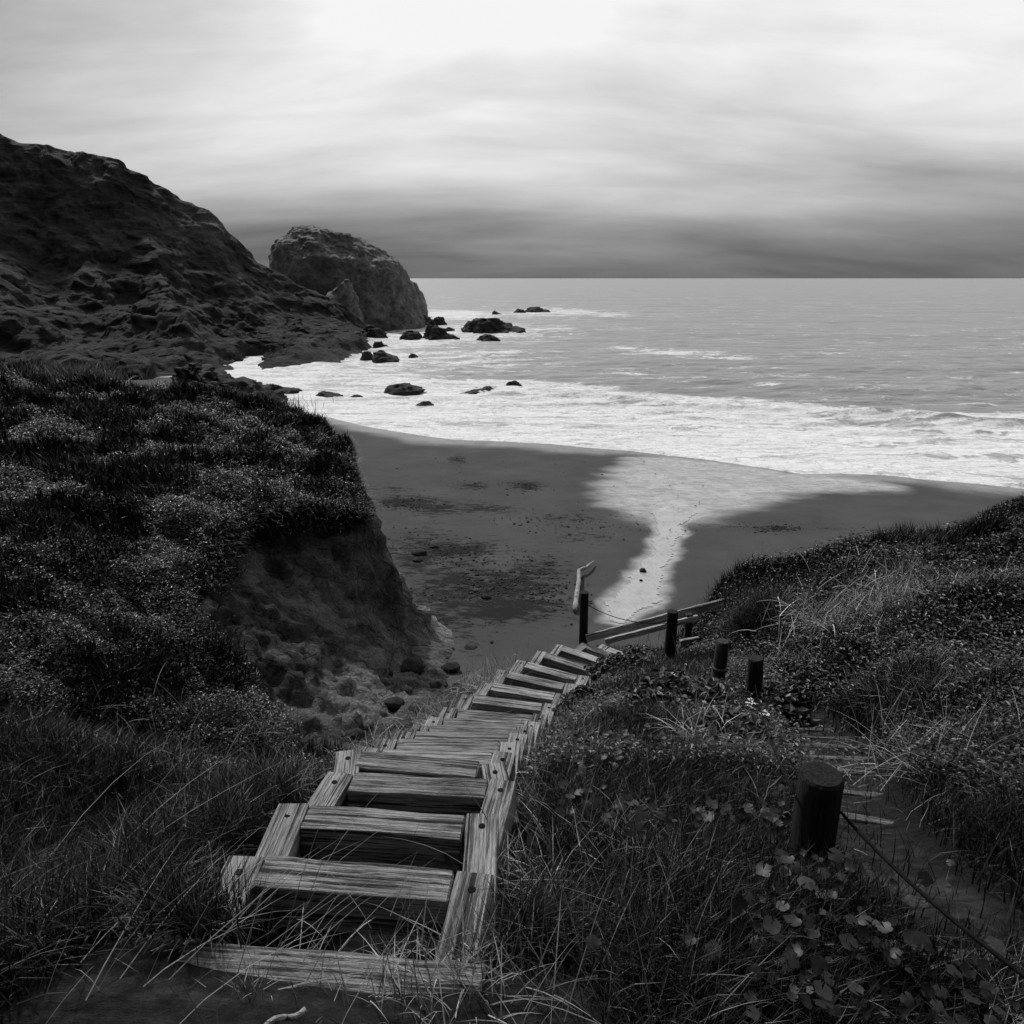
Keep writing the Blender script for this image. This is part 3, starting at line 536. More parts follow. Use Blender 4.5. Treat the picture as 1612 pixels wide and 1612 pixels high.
# ------------------------------------------------------------------ headland
def build_headland():
    pts = []; E = []
    def A(px, py, Y): pts.append(tuple(atY(px, py, Y))); return len(pts)-1
    def B(x, y, z): pts.append((x, y, z)); return len(pts)-1
    def ln(ids):
        for a, b in zip(ids[:-1], ids[1:]): E.append((a, b))
    ln([A(-1400, -60, 100), A(-500, 60, 100), A(0, 199, 105), A(35, 203, 106), A(62, 211, 107), A(95, 220, 108), A(130, 231, 109), A(165, 249, 110), A(215, 267, 111), A(240, 282, 112), A(265, 300, 113), A(290, 317, 113), A(325, 331, 114), A(345, 348, 114), A(365, 373, 115), A(385, 393, 115), A(410, 409, 116), A(430, 440, 114), A(450, 472, 111), A(470, 502, 106), A(510, 518, 102), A(545, 528, 100), A(575, 538, 98), B(-17.5, 97.5, -1.0)])
    for a in [(300, 450, 96), (200, 500, 80), (100, 400, 93), (150, 300, 104), (0, 350, 94), (0, 480, 75), (100, 540, 70), (250, 540, 73), (120, 580, 62), (230, 582, 64), (380, 500, 92), (350, 420, 106), (250, 380, 104), (420, 480, 104), (460, 520, 94), (400, 540, 84), (-300, 350, 92), (-300, 520, 76), (330, 570, 74), (420, 565, 77), (520, 545, 88), (500, 560, 82), (250, 566, 74)]: A(*a)
    ln([B(-120, 60, -1), B(-60, 56, -1), B(-42, 59, -1.0), B(-33, 64, -1), B(-24, 72.5, -1), B(-20.6, 75, -1), B(-17.4, 80.5, -1), B(-16.8, 88, -1), B(-17.5, 97.5, -1)])
    for x, y in [(-200, 45), (-200, 180), (-120, 160), (-80, 155), (-50, 150), (-35, 145), (-26, 135), (-19, 122)]: B(x, y, -1.2)
    xs = np.arange(-105, -12, 0.24); ys = np.arange(54, 128, 0.24)
    Z = tin_grid(pts, E, xs, ys); Z = np.where(np.isnan(Z), -1.5, Z); Z = blur(Z, 5)
    X, Y = np.meshgrid(xs, ys)
    # ribs and gullies that run down towards the sea, cliffs low down
    u = X*0.80 + Y*0.60; v = -X*0.60 + Y*0.80
    m = sstep(-0.4, 1.8, Z)
    rib = ridged(u*0.055 + 0.2*fbm(X*0.05, Y*0.05, 2, 3), v*0.022, Z*0.035, 6, 0.46)
    Zr = Z - m*5.5*(0.62 - rib)
    Z2 = Zr + m*0.5*fbm(X*0.16, Y*0.16, 3, 6, .55) + m*(0.50 - .30*sstep(6, 14, Z))*(ridged(X*0.35, Y*0.35, Z*0.35, 6, .6) - .6)
    # horizontal ledges in the lower rock
    lg = sstep(14, 4, Z2)*m; Z2 = Z2 + lg*0.7*np.sin(Z2*1.6 + 2*fbm(X*0.1, Y*0.1, 0, 3))*0.5
    keepline = sstep(99, 112, Y); Z2 = Z*keepline*0.55 + Z2*(1-keepline*0.55)
    gy, gx = np.gradient(Z2, ys, xs); sl = np.hypot(gx, gy)
    grassy = sstep(8, 16, Z2 + 4*fbm(X*0.07, Y*0.07, 8, 4))*sstep(1.9, 0.9, sl + 0.5*fbm(X*0.2, Y*0.2, 1, 3))
    c = atY(335, 375, 111); c2 = atY(360, 405, 109); bare = np.exp(-(dseg(X, Y, [c[:2], c2[:2]])/2.2)**2)*sstep(-.3, .3, fbm(X*.3, Y*.3, 5, 3)+.25)
    dx = 0.8*fbm(X*0.3, Y*0.3, Z2*0.3+9, 4)*m
    V = np.stack([(X+dx).ravel(), (Y-1.0*(ridged(X*0.30, Y*0.25, Z2*0.45, 6, .6)-.6)*m).ravel(), Z2.ravel()], 1)
    tag(mesh_np('headland', V, [grid_faces(len(xs), len(ys))], M_head, smooth=True, attrs={'grassy': grassy, 'bare': bare}), kind='structure')
build_headland()
# ------------------------------------------------------------------ rocks from their own outline: horizontal slices of real depth
def rock(name, outline, base_y, dist, mat, depth=0.8, amp=0.08, nz_=26, na=64, label=None, cat='rock', group=None, bury=0.8, pw=2.4, shift=0.15, freq=None, res=1):
    """outline: left-to-right top silhouette in photo coords; dist: forward distance of its widest slice"""
    o3 = [atY(a, b, dist) for a, b in outline]
    xs_ = np.array([p[0] for p in o3]); zs_ = np.array([p[2] for p in o3]); kt = int(np.argmax(zs_)); ztop = zs_[kt]; xt = xs_[kt]
    zl = np.maximum.accumulate(zs_[:kt+1]); zr = np.minimum.accumulate(zs_[kt:])[::-1]; xl = xs_[:kt+1]; xr = xs_[kt:][::-1]
    z0 = min(atY(outline[0][0], base_y, dist)[2], 0.0) - bury
    nz_ *= res; na *= res
    tt = np.sin(np.linspace(0, 1, nz_)*math.pi/2); Zs = z0 + (ztop - z0)*tt
    eps = np.arange(len(zl))*1e-4; L_ = np.interp(Zs, zl+eps, xl); R_ = np.interp(Zs, zr+np.arange(len(zr))*1e-4, xr)
    L_[-1] = R_[-1] = xt
    a = np.linspace(0, 2*math.pi, na, endpoint=False); ca, sa = np.cos(a), np.sin(a)
    ce = np.sign(ca)*np.abs(ca)**(2/pw); se = np.sign(sa)*np.abs(sa)**(2/pw)
    c = (L_+R_)/2; h = (R_-L_)/2; hm = h.max()
    X = c[:, None] + h[:, None]*ce[None]; Y = dist + hm*depth*shift + (h[:, None]*0.5 + hm*0.5*np.sqrt(np.clip(1-tt[:, None]**3, 0, 1)))*depth*se[None]; Z = np.repeat(Zs[:, None], na, 1)
    fr = freq or 1.6/hm; s = random.uniform(0, 90)
    nrm = np.stack([ce[None]*np.ones_like(X), se[None]*np.ones_like(X)], -1)
    dsp = amp*hm*(1.1*fbm(X*fr+s, Y*fr, Z*fr*1.3, 5, .55) + 0.9*(ridged(X*fr*1.7+s, Y*fr*1.7, Z*fr*1.7, 5, .6)-.55))
    X = X + nrm[..., 0]*dsp; Y = Y + nrm[..., 1]*dsp*1.3; Z = Z + 0.5*dsp*(tt[:, None] > 0.2)
    V = np.stack([X, Y, Z], -1).reshape(-1, 3); i = np.arange(na); f = []
    for k in range(nz_-1): f.append(np.stack([k*na+i, k*na+(i+1) % na, (k+1)*na+(i+1) % na, (k+1)*na+i], 1))
    V = np.vstack([V, V[-na:].mean(0)+np.array([0, 0, 0.02*hm])]); t_ = np.stack([(nz_-1)*na+i, (nz_-1)*na+(i+1) % na, np.full(na, len(V)-1)], 1)
    org = np.array([c[0], dist, 0.0]); o = mesh_np(name, V - org, [np.vstack(f), t_], mat, smooth=True); o.location = org
    return tag(o, label, cat, group)
rock('sea_stack', [(398, 520), (404, 470), (410, 430), (414, 385), (430, 370), (455, 358), (480, 352), (505, 357), (545, 369), (575, 385), (600, 396), (622, 412), (635, 440), (647, 470), (658, 496), (668, 512)], 516, 138, M_stack, 0.7, 0.060, 90, 170, 'large rounded sea stack with pale cracked rock standing beyond the headland', 'sea stack', res=2, pw=2.6, shift=0.5)
rock('sea_stack', [(610, 500), (625, 455), (640, 440), (655, 446), (664, 460), (671, 478), (672, 492)], 495, 185, M_stack, 0.6, 0.06, 30, 60, 'pale distant sea stack peeping out behind the large rounded one', 'sea stack')
rock('rock_buttress', [(480, 522), (505, 470), (530, 448), (545, 440), (552, 452), (560, 490), (575, 520)], 522, 124, M_stack, 0.7, 0.10, 40, 60, 'pale leaning buttress at the near foot of the large sea stack', 'rock', shift=0.3)
SR = [([(560, 540), (566, 522), (580, 514), (598, 518), (608, 530), (614, 540)], 541, 'dark boulder cluster at the foot of the large sea stack', 112, 1),
 ([(520, 545), (530, 528), (545, 520), (562, 525), (572, 545)], 548, 'dark boulder where the headland reef meets the stack', 106, 1),
 ([(610, 505), (622, 499), (650, 497), (668, 500), (684, 508), (690, 514)], 514, 'low rock shelf running out from the right foot of the sea stack', 0, 1),
 ([(680, 514), (684, 501), (690, 498), (698, 501), (704, 514)], 515, 'small pointed rock behind the split surf rock', 0, 1),
 ([(628, 537), (634, 524), (648, 521), (660, 526), (668, 536)], 537, 'left half of the dark split rock in the surf', 0, 1),
 ([(662, 537), (672, 520), (678, 508), (686, 512), (700, 526), (714, 530), (723, 537)], 537, 'peaked right half of the dark split rock in the surf', 0, 1),
 ([(696, 521), (704, 515), (712, 518), (716, 521)], 521, 'tiny rock just right of the peaked surf rock', 0, 0),
 ([(728, 523), (738, 510), (750, 502), (772, 503), (795, 512), (815, 518), (830, 523)], 523, 'largest offshore surf rock with long tapering right end', 0, 1),
 ([(750, 537), (757, 529), (770, 527), (780, 531), (787, 537)], 537, 'small rock just in front of the largest offshore rock', 0, 0),
 ([(772, 497), (778, 489), (784, 493), (792, 497)], 497, 'leftmost tiny rock in the far line of foam', 0, 0),
 ([(806, 495), (815, 486), (822, 488), (832, 495)], 495, 'middle tiny rock in the far line of foam', 0, 0),
 ([(822, 491), (832, 485), (848, 484), (858, 488), (866, 492)], 492, 'long low rock at right end of the far line of foam', 0, 0),
 ([(586, 550), (588, 539), (600, 538), (606, 545), (616, 549)], 550, 'small rock in foam between the reef and the split rock', 0, 0),
 ([(566, 566), (570, 556), (578, 553), (586, 560), (590, 566)], 567, 'left small rock of the pair off the reef point', 0, 0),
 ([(582, 570), (590, 556), (597, 552), (606, 560), (618, 561), (628, 569)], 570, 'jagged right rock of the pair off the reef point', 0, 0),
 ([(642, 563), (646, 557), (654, 558), (658, 563)], 563, 'tiny lone rock in foam right of the reef point', 0, 0),
 ([(603, 621), (612, 610), (630, 607), (648, 611), (668, 615), (664, 620)], 621, 'smooth humped rock in the near surf left of the sand', 0, 0),
 ([(718, 622), (735, 617), (752, 615), (768, 611), (778, 616), (772, 622)], 622, 'flat ragged rock slab in the near surf', 0, 0),
 ([(796, 609), (801, 602), (810, 600), (818, 605), (821, 609)], 609, 'small dark round rock right of the flat slab in the surf', 0, 0),
 ([(652, 640), (662, 634), (674, 633), (682, 639)], 640, 'tiny low rock nearest the beach in the surf', 0, 0),
 ([(400, 640), (406, 612), (425, 608), (440, 615), (462, 612), (478, 622), (488, 638)], 640, 'rugged dark rock behind the tip of the left bluff', 58, 1),
 ([(492, 626), (502, 618), (520, 619), (536, 625)], 626, 'low flat rock in foam right of the rugged rock', 0, 0),
 ([(546, 629), (556, 622), (566, 624), (572, 628)], 628, 'small low rock in foam beside the low flat rock', 0, 0),
 ([(262, 640), (268, 590), (290, 577), (312, 592), (335, 600), (372, 607), (400, 618), (425, 630), (432, 640)], 640, 'long dark rock outcrop rising behind the grassy left bluff', 50, 1),
]
for i, (ol, by, lab, dist, big) in enumerate(SR):
    d = dist or (atD((ol[0][0]+ol[-1][0])/2, by-1, CAMZ)[1] + 0.3)
    rock('rock', ol, by, d, M_seark, 0.8 if big else 0.9, 0.16 if big else 0.14, 20, 40, lab, 'rock', 'dark rocks in the surf', bury=0.9, res=2 if big else 1, pw=2.0, shift=0.5, freq=None if dist != 50 else 1.1)
# ------------------------------------------------------------------ timber
def timber_mesh(name, Lx, Wy, Hz, seed=0, seg=14, wob=0.004, r=0.010):
    """rounded, slightly uneven beam: x 0..Lx, y centred, top at z=0"""
    rs = np.random.default_rng(seed); hw = Wy/2
    cs = []
    for (cx, cz, a0) in [(hw-r, -r, 0), (-hw+r, -r, 90), (-hw+r, -Hz+r, 180), (hw-r, -Hz+r, 270)]:
        for a in (0, 45, 90): cs.append((cx + r*math.cos(R(a0+a)), cz + r*math.sin(R(a0+a))))
    cs = np.array(cs); nc = len(cs); xs = np.linspace(0, Lx, seg+1); V = []
    for k, x in enumerate(xs):
        ox = np.stack([fbm(x*5+seed, cs[:, 0]*22, cs[:, 1]*22, 3), fbm(x*5+seed+50, cs[:, 0]*22, cs[:, 1]*22, 3)], 1)*wob*2.2
        e = 0.90 if k in (0, seg) else 1.0; c = np.array([0, -Hz/2])
        xx = x + (rs.normal(0, .003, nc) if k in (0, seg) else 0)
        p = c + (cs - c)*(e if k in (0, seg) else 1) ; V.append(np.column_stack([np.full(nc, x)+ (rs.normal(0, .002, nc) if k in (0, seg) else 0), p + ox]))
        if k == 0: V.append(np.column_stack([np.full(nc, x+0.006), cs+ox]))
        if k == seg: V.insert(-1, np.column_stack([np.full(nc, x-0.006), cs+ox]))
    n = len(V); V = np.vstack(V); i = np.arange(nc)
    f = np.vstack([np.stack([k*nc+i, k*nc+(i+1) % nc, (k+1)*nc+(i+1) % nc, (k+1)*nc+i], 1) for k in range(n-1)])
    c0 = len(V); V = np.vstack([V, V[:nc].mean(0), V[(n-1)*nc:n*nc].mean(0)])
    t = np.vstack([np.stack([i, (i+1) % nc, np.full(nc, c0)], 1)[:, ::-1], np.stack([(n-1)*nc+i, (n-1)*nc+(i+1) % nc, np.full(nc, c0+1)], 1)])
    me = mesh_np(name, V, [f, t], None); m = me.data; sc.collection.objects.unlink(me); bpy.data.objects.remove(me); return m
def frame_mat(o, xdir, up=(0, 0, 1)):
    x = Vector(xdir).normalized(); u = Vector(up); y = u.cross(x).normalized(); z = x.cross(y)
    return Matrix(((x.x, y.x, z.x, o[0]), (x.y, y.y, z.y, o[1]), (x.z, y.z, z.z, o[2]), (0, 0, 0, 1)))
_seed = [0]
def beam(name, a, b, Wy, Hz, mat, parent, up=(0, 0, 1), wob=0.004, r=0.010, shade=True):
    """beam from a to b (top-centre line), local x along it"""
    _seed[0] += 1; a = Vector(a); b = Vector(b)
    me = timber_mesh(name, (b-a).length, Wy, Hz, _seed[0], max(4, int((b-a).length/0.09)), wob, r); me.materials.append(mat)
    o = link(bpy.data.objects.new(name, me)); M = frame_mat(a, b-a, up); setw(o, M, parent); return o
def world_of(p):
    M = Matrix.Identity(4)
    while p is not None: M = p.matrix_basis.copy() @ M; p = p.parent
    return M
def setw(o, M, parent):
    if parent is not None: o.parent = parent; M = world_of(parent).inverted() @ M
    o.matrix_basis = M
def cyl(name, a, b, r0, r1, mat, parent=None, n=16, rings=1, noise_=0.0, cap=True, dome=0.0):
    a = Vector(a); b = Vector(b); Lh = (b-a).length; V = []; i = np.arange(n); an = i/n*2*math.pi; s = random.uniform(0, 50)
    zs = np.linspace(0, Lh, rings+1)
    for z in zs:
        r = r0 + (r1-r0)*z/Lh; rr = r*(1 + noise_*fbm(np.cos(an)*2+s, np.sin(an)*2, z*3, 3)); V.append(np.column_stack([np.full(n, z), rr*np.cos(an), rr*np.sin(an)]))
    rr = r1*0.9; V.append(np.column_stack([np.full(n, Lh+0.15*r1), rr*np.cos(an), rr*np.sin(an)])); m = len(V)
    V = np.vstack(V + [np.array([[0, 0, 0], [Lh+0.15*r1+dome, 0, 0]])])
    f = np.vstack([np.stack([k*n+i, k*n+(i+1) % n, (k+1)*n+(i+1) % n, (k+1)*n+i], 1) for k in range(m-1)])
    t = np.vstack([np.stack([(i+1) % n, i, np.full(n, m*n)], 1), np.stack([(m-1)*n+i, (m-1)*n+(i+1) % n, np.full(n, m*n+1)], 1)])
    o = mesh_np(name, V, [f, t], mat, smooth=False); me = o.data
    sm = np.zeros(len(me.polygons), bool); sm[:n*rings] = True; me.polygons.foreach_set('use_smooth', sm)
    M = frame_mat(a, b-a, (0, 1, 0.01)); setw(o, M, parent); return o
def empty(name, loc): o = bpy.data.objects.new(name, None); o.empty_display_size = 0.2; o.location = loc; return link(o)
# ------------------------------------------------------------------ main staircase
stair = empty('wooden_staircase', tuple(ST[0][0] - np.array([0, 0, .3])))
tag(stair, 'long weathered timber box-step staircase curving down to the beach', 'staircase')
TW = 0.135; TH_ = 0.17
for k, (a, b, d) in enumerate(ST):
    up = np.array([-d[1], d[0], 0])                 # downhill direction (horizontal, perpendicular to the step)
    nxt = (ST[k-1][0]+ST[k-1][1])/2 if k else (a+b)/2 - up*0.42
    run = float(np.dot((a+b)/2 - nxt, up)); run = max(run, 0.26)
    inset = TW + 0.006
    ra, rb = (a + d*inset, b - d*inset)
    jit = random.uniform(-.012, .012)
    c0 = ra - up*TW/2 + np.array([0, 0, jit]); c1 = rb - up*TW/2 + np.array([0, 0, jit + random.uniform(-.01, .01)])
    stp = beam('step_timber', c0, c1, TW, TH_, M_wood, stair, wob=0.0022, r=.006)
    # side timbers run back uphill, aimed at the corners of the step above
    for s, (e, sg) in enumerate(((a, 1), (b, -1))):
        if k: tgt = ST[k-1][s] + d*0*sg
        else: tgt = e - up*0.44 + d*(0.02*sg)
        e0 = e + d*TW/2*sg; t0 = tgt.copy() + (ST[k-1][2] if k else d)*TW/2*sg; t0[2] = e0[2]
        v = e0 - t0; v[2] = 0; ln_ = np.linalg.norm(v); v /= ln_
        t0 = e0 - v*(max(ln_, .26) + 0.10 - (0.0 if k else .08))
        zj = np.array([0, 0, random.uniform(-.008, .006)])
        sdm = beam('side_timber', e0 + zj, t0 + zj + np.array([0, 0, -0.004]), TW-0.003, TH_-0.004, M_wood, stp, wob=0.0022, r=.006)
        pb = e0 - v*0.075 + np.array([0, 0, 0.0]); cyl('bolt_hole_dark', pb - np.array([0, 0, .02]), pb + np.array([0, 0, -.001]) + zj, .015, .015, M_cable, stp, 8)  # near-black disc painted for the shade inside a recessed bolt hole
        if k < 13:  # angle bracket on the uphill side of the step timber, under the side timber
            bp = (ra if s == 0 else rb) - up*(TW+0.012) - np.array([0, 0, .07]) + d*sg*0.035
            br = beam('bracket', bp - d*0.03, bp + d*0.03, .012, .06, M_iron, stp, wob=0.0005, r=.002)
# ground-level sill timber at the head of the stairs
al = atD(298, 1476, 1.80); ar = atD(765, 1513, 1.80); dd = (ar-al); dd[2] = 0; dd /= np.linalg.norm(dd); uu = np.array([-dd[1], dd[0], 0])
beam('sill_timber', al - uu*.06, ar - uu*.06, .12, .2, M_wood, stair, wob=0.004, r=.010)
def gravel_bed(k, low, name='gravel_fill'):
    a0, b0, d0 = ST[k-1]; a1, b1, d1 = ST[k]; u1 = np.array([-d1[1], d1[0], 0])
    n, m = 60, 14; V = []; zt = a1[2] - low
    A0 = a0 + d0*TW; B0 = b0 - d0*TW; A1 = a1 + d1*TW - u1*TW; B1 = b1 - d1*TW - u1*TW
    for j in range(m+1):
        for i in range(n+1):
            p = (A0*(1-i/n) + B0*i/n)*(1-j/m) + (A1*(1-i/n) + B1*i/n)*(j/m); V.append((p[0], p[1], zt))
    V = np.array(V); V[:, 2] += 0.018*fbm(V[:, 0]*9, V[:, 1]*9, 4, 4); f = grid_faces(n+1, m+1)
    return mesh_np(name, V, [f], M_bed, smooth=True), V
M_bed = mat_plain('gravelly_soil', 0.03, 0.16, 45, 0.95, 0.8, 0.01)
beds = []
for k, low in [(3, .045), (4, .05), (5, .05), (6, .06), (7, .07), (8, .08), (9, .14)]:
    o, V = gravel_bed(k, low); o.parent = stair; o.matrix_parent_inverse = world_of(stair).inverted(); beds.append(V)
def pebbles(name, centers, sizes, mat, seed=1, flat=.6):
    rs = np.random.default_rng(seed); n = len(centers)
    base = np.array([[1, 0, 0], [0, 1, 0], [-1, 0, 0], [0, -1, 0], [0, 0, 1], [0, 0, -1], [.66, .66, .25], [-.66, .66, .25], [-.66, -.66, .25], [.66, -.66, .25]], float)
    F_ = np.array([[0, 6, 4], [6, 1, 4], [1, 7, 4], [7, 2, 4], [2, 8, 4], [8, 3, 4], [3, 9, 4], [9, 0, 4], [0, 1, 6], [1, 2, 7], [2, 3, 8], [3, 0, 9], [1, 0, 5], [2, 1, 5], [3, 2, 5], [0, 3, 5]])
    V = base[None]*rs.uniform(.7, 1.2, (n, 10, 1)); V[..., 2] *= flat; an = rs.uniform(0, 6.28, n); c, s = np.cos(an), np.sin(an)
    x = V[..., 0]*c[:, None] - V[..., 1]*s[:, None]*.7; y = V[..., 0]*s[:, None] + V[..., 1]*c[:, None]*.7
    V = np.stack([x, y, V[..., 2]], -1)*np.asarray(sizes)[:, None, None] + np.asarray(centers)[:, None]
    F2 = (F_[None] + (np.arange(n)*10)[:, None, None]).reshape(-1, 3)
    return mesh_np(name, V.reshape(-1, 3), [F2], mat, smooth=True)
# loose pebbles on the fill and in the voids
pc = []
for V in beds: pc.append(V[rng.integers(0, len(V), 260)])
pc = np.vstack(pc); pc[:, :2] += rng.normal(0, .006, (len(pc), 2)); o = pebbles('gravel', pc, rng.uniform(.003, .012, len(pc)), M_peb); tag(o, 'loose gravel lying between the upper steps', 'gravel', kind='stuff')
# ------------------------------------------------------------------ second path: boards set in the ground
path = empty('path_steps', W0[pl_[3]]); tag(path, 'dark buried timber steps of the side path right of the fence posts', 'path steps')
for l, r, D in PATH:
    a = atD(*l, D); b = atD(*r, D); d = b-a; d[2] = 0; d /= np.linalg.norm(d); b = a + d*max(np.linalg.norm((b-a)[:2]), 0.8)
    u = np.array([-d[1], d[0], 0])
    beam('step_board', a - d*.12 - u*.02 + np.array([0,0,.012]), b + d*.15 - u*.02 + np.array([0,0,.012]), .045, .16, M_wood_path, path)
for p0, p1 in [((1085, 1040), (1150, 1085))]:
    a = atD(*p0, 4.72); b = atD(*p1, 4.5); beam('landing_board', a, b, .30, .05, M_wood_mid, path)
# ------------------------------------------------------------------ posts and cable
def post(name, base_px, D, top_py, dia, label, mat=None, lean_px=0, bury=0.35, band=False):
    a = Vector(atD(*base_px, D)); tp = ray(base_px[0]+lean_px, top_py); t = tp*(a.y/tp[1]) + np.array([0, 0, CAMZ]); b = Vector(t)
    r = empty(name, a); tag(r, label, 'post', 'fence posts along the path')
    ax = (b-a).normalized(); o = cyl('post_body', a - ax*bury, b, dia/2*1.04, dia/2, mat or M_wood_dark, r, 26, 10, 0.06)
    if band: cyl('post_collar', a + (b-a)*0.46, a + (b-a)*0.52, dia/2*1.12, dia/2*1.12, M_iron, r, 20)
    return a, b
p1a, p1b = post('fence_post', (1275, 1352), 2.07, 1222, .150, 'thick black fence post in the right foreground', lean_px=18)
p2a, p2b = post('fence_post', (1186, 1120), 3.55, 1037, .125, 'mossy fence post half hidden by ivy behind the foreground post', lean_px=4)
p3a, p3b = post('fence_post', (1128, 1092), 3.6, 1010, .115, 'split fence post with iron collar between landing and ivy', M_wood_mid, lean_px=10, band=True)
p4a, p4b = post('fence_post', (1053, 1048), 4.86, 963, .140, 'tall dark fence post in front of the long rail', lean_px=6)
p5a, p5b = post('fence_post', (918, 1012), 5.38, 933, .130, 'farthest dark fence post at the foot of the stairs', lean_px=2)
def tube(name, pts, r, mat, n=6, parent=None, taper=None, smooth=True):
    P = np.array([tuple(p) for p in pts]); m = len(P); T = np.gradient(P, axis=0); T /= np.linalg.norm(T, axis=1)[:, None]
    up = np.tile([0.13, 0.21, 0.97], (m, 1)); A = np.cross(T, up); A /= np.linalg.norm(A, axis=1)[:, None]; B = np.cross(T, A)
    an = np.arange(n)/n*2*math.pi; rr = np.full(m, r) if taper is None else np.asarray(taper)
    V = (P[:, None] + rr[:, None, None]*(np.cos(an)[None, :, None]*A[:, None] + np.sin(an)[None, :, None]*B[:, None])).reshape(-1, 3)
    i = np.arange(n); f = np.vstack([np.stack([k*n+i, k*n+(i+1) % n, (k+1)*n+(i+1) % n, (k+1)*n+i], 1) for k in range(m-1)])
    caps = [np.array([list(range(n))[::-1]]), np.array([list(range((m-1)*n, m*n))])]
    return mesh_np(name, V, [f]+caps, mat, parent, smooth=smooth)
def sag(a, b, s, n=18):
    a, b = Vector(a), Vector(b); return [a.lerp(b, t) - Vector((0, 0, s*4*t*(1-t))) for t in np.linspace(0, 1, n)]
def on(a, b, t): return a.lerp(b, t)
off_near = Vector(atD(1640, 1556, 1.42))
tag(tube('fence_cable', sag(on(p1a, p1b, .62) + Vector((.08, -.02, 0)), off_near, .03), .006, M_cable), 'thick cable from the foreground post to the lower right corner', 'cable', 'fence cables')
tag(tube('fence_cable', sag(on(p1a, p1b, .80) + Vector((-.09, 0, 0)), on(p2a, p2b, .55), .07), .005, M_cable), 'cable between the foreground post and the ivy covered post', 'cable', 'fence cables')
tag(tube('fence_cable', sag(on(p3a, p3b, .45), on(p4a, p4b, .72), .42), .006, M_cable), 'slack cable hanging between the collared post and the tall post', 'cable', 'fence cables')
tag(tube('fence_cable', sag(on(p4a, p4b, .80), on(p5a, p5b, .80), .12), .006, M_cable), 'sagging cable between the two farthest fence posts', 'cable', 'fence cables')
# long rail beyond the landing
rail = empty('wooden_rail', atD(1080, 1005, 5.1)); tag(rail, 'long pale timber rail behind the landing sloping down to the farthest post', 'handrail')
ra_ = atD(922, 999, 5.15); rb_ = atD(1157, 938, 4.15); rb_ = atY(1157, 938, ra_[1]+0.35)
beam('rail_board', ra_, rb_, .045, .13, M_pale, rail)
rc_ = atY(952, 1006, ra_[1]-.12); rd_ = atY(1098, 968, ra_[1]+.1); beam('rail_board', rc_, rd_, .05, .09, M_pale, rail)
for (px, py, py2, o_) in [(1084, 964, 1012, 0), (1140, 948, 990, .1)]:
    t_ = atY(px, py, ra_[1]+.18+o_); b_ = t_.copy(); b_[2] -= .62
    beam('rail_post', b_, t_, .10, .10, M_wood_mid, rail, up=(0, 1, 0))
beam('tie_board', atY(1070, 1008, ra_[1]-.3), atY(1100, 1002, ra_[1]-.25), .06, .1, M_pale, rail)
beam('tie_board', atY(1112, 985, ra_[1]+.05), atY(1150, 972, ra_[1]+.15), .08, .08, M_wood_mid, rail)
# ------------------------------------------------------------------ driftwood, beach stones, shells
dw = [beach_pt(905, 964), beach_pt(908, 940), beach_pt(911, 922), beach_pt(911, 906), beach_pt(923, 901), beach_pt(934, 890)]
P = []
for i in range(len(dw)-1):
    for t in np.linspace(0, 1, 5)[:-1]: P.append(dw[i]*(1-t)+dw[i+1]*t)
P.append(dw[-1]); P = np.array(P); zf = np.array([0.07 + 0.30*math.sin(i/len(P)*2.4) for i in range(len(P))]); P[:, 2] += zf*.35 + .03
o = tube('driftwood', P, .08, M_pale, 10, taper=np.interp(np.arange(len(P)), [0, 1, 12, 17, len(P)-1], [.06, .07, .055, .04, .02])*(1+.07*np.sin(np.arange(len(P))*1.9)))
tag(o, 'pale forked driftwood branch standing out on the dark sand', 'driftwood')
def small_rock(name, p, size, mat, label, cat='stone', group=None, flat=.6):
    n, m = 10, 14; V = []; s = random.uniform(0, 99)
    ph = np.linspace(0, math.pi, n); an = np.arange(m)/m*2*math.pi; PH, AN = np.meshgrid(ph, an, indexing='ij')
    d = np.stack([np.sin(PH)*np.cos(AN), np.sin(PH)*np.sin(AN)*.8, np.cos(PH)*flat], -1); r = 1 + .35*fbm(d[..., 0]*1.6+s, d[..., 1]*1.6, d[..., 2]*2.4, 4)
    V = (d*r[..., None]*size).reshape(-1, 3); f = np.vstack([np.stack([k*m+np.arange(m), (k+1)*m+np.arange(m), (k+1)*m+(np.arange(m)+1) % m, k*m+(np.arange(m)+1) % m], 1) for k in range(n-1)])
    o = mesh_np(name, V, [f], mat, smooth=True); o.location = tuple(p); return tag(o, label, cat, group)
for px, py, s, lab in [(660, 873, .22, 'dark oval stone on the sand below the bluff'), (657, 884, .14, 'small dark stone just below the oval stone'), (684, 862, .12, 'small dark stone up the beach from the oval stone'), (1012, 899, .10, 'dark stone lying in the pale stream'), (1009, 914, .05, 'tiny dark stone below the stone in the stream'), (765, 942, .13, 'dark stone near the weed patch behind the bluff nose')]:
    small_rock('stone', beach_pt(px, py) + np.array([0, 0, s*.2]), s, M_seark, lab, 'stone', 'stones on the beach')
for px, py, D, s, lab in [(622, 1112, 7.05, .17, 'rounded boulder at the foot of the soil face by the stairs'), (598, 1128, 6.95, .14, 'pale boulder left of the rounded boulder in the gully'), (605, 1085, 7.2, .11, 'upper small stone in the gully bed'), (640, 1095, 7.3, .12, 'stone in the dark gully beside the stair grass'), (580, 1150, 6.8, .10, 'lowest stone in the gully near the stair sides'), (708, 1040, 7.5, .20, 'dark stone in the gully beyond the dry grass')]:
    p = atD(px, py, D); p[2] = float(gz(p[0], p[1])) + s*.25; small_rock('stone', p, s, M_peb if s < .16 else M_seark, lab, 'stone', 'stones in the gully')
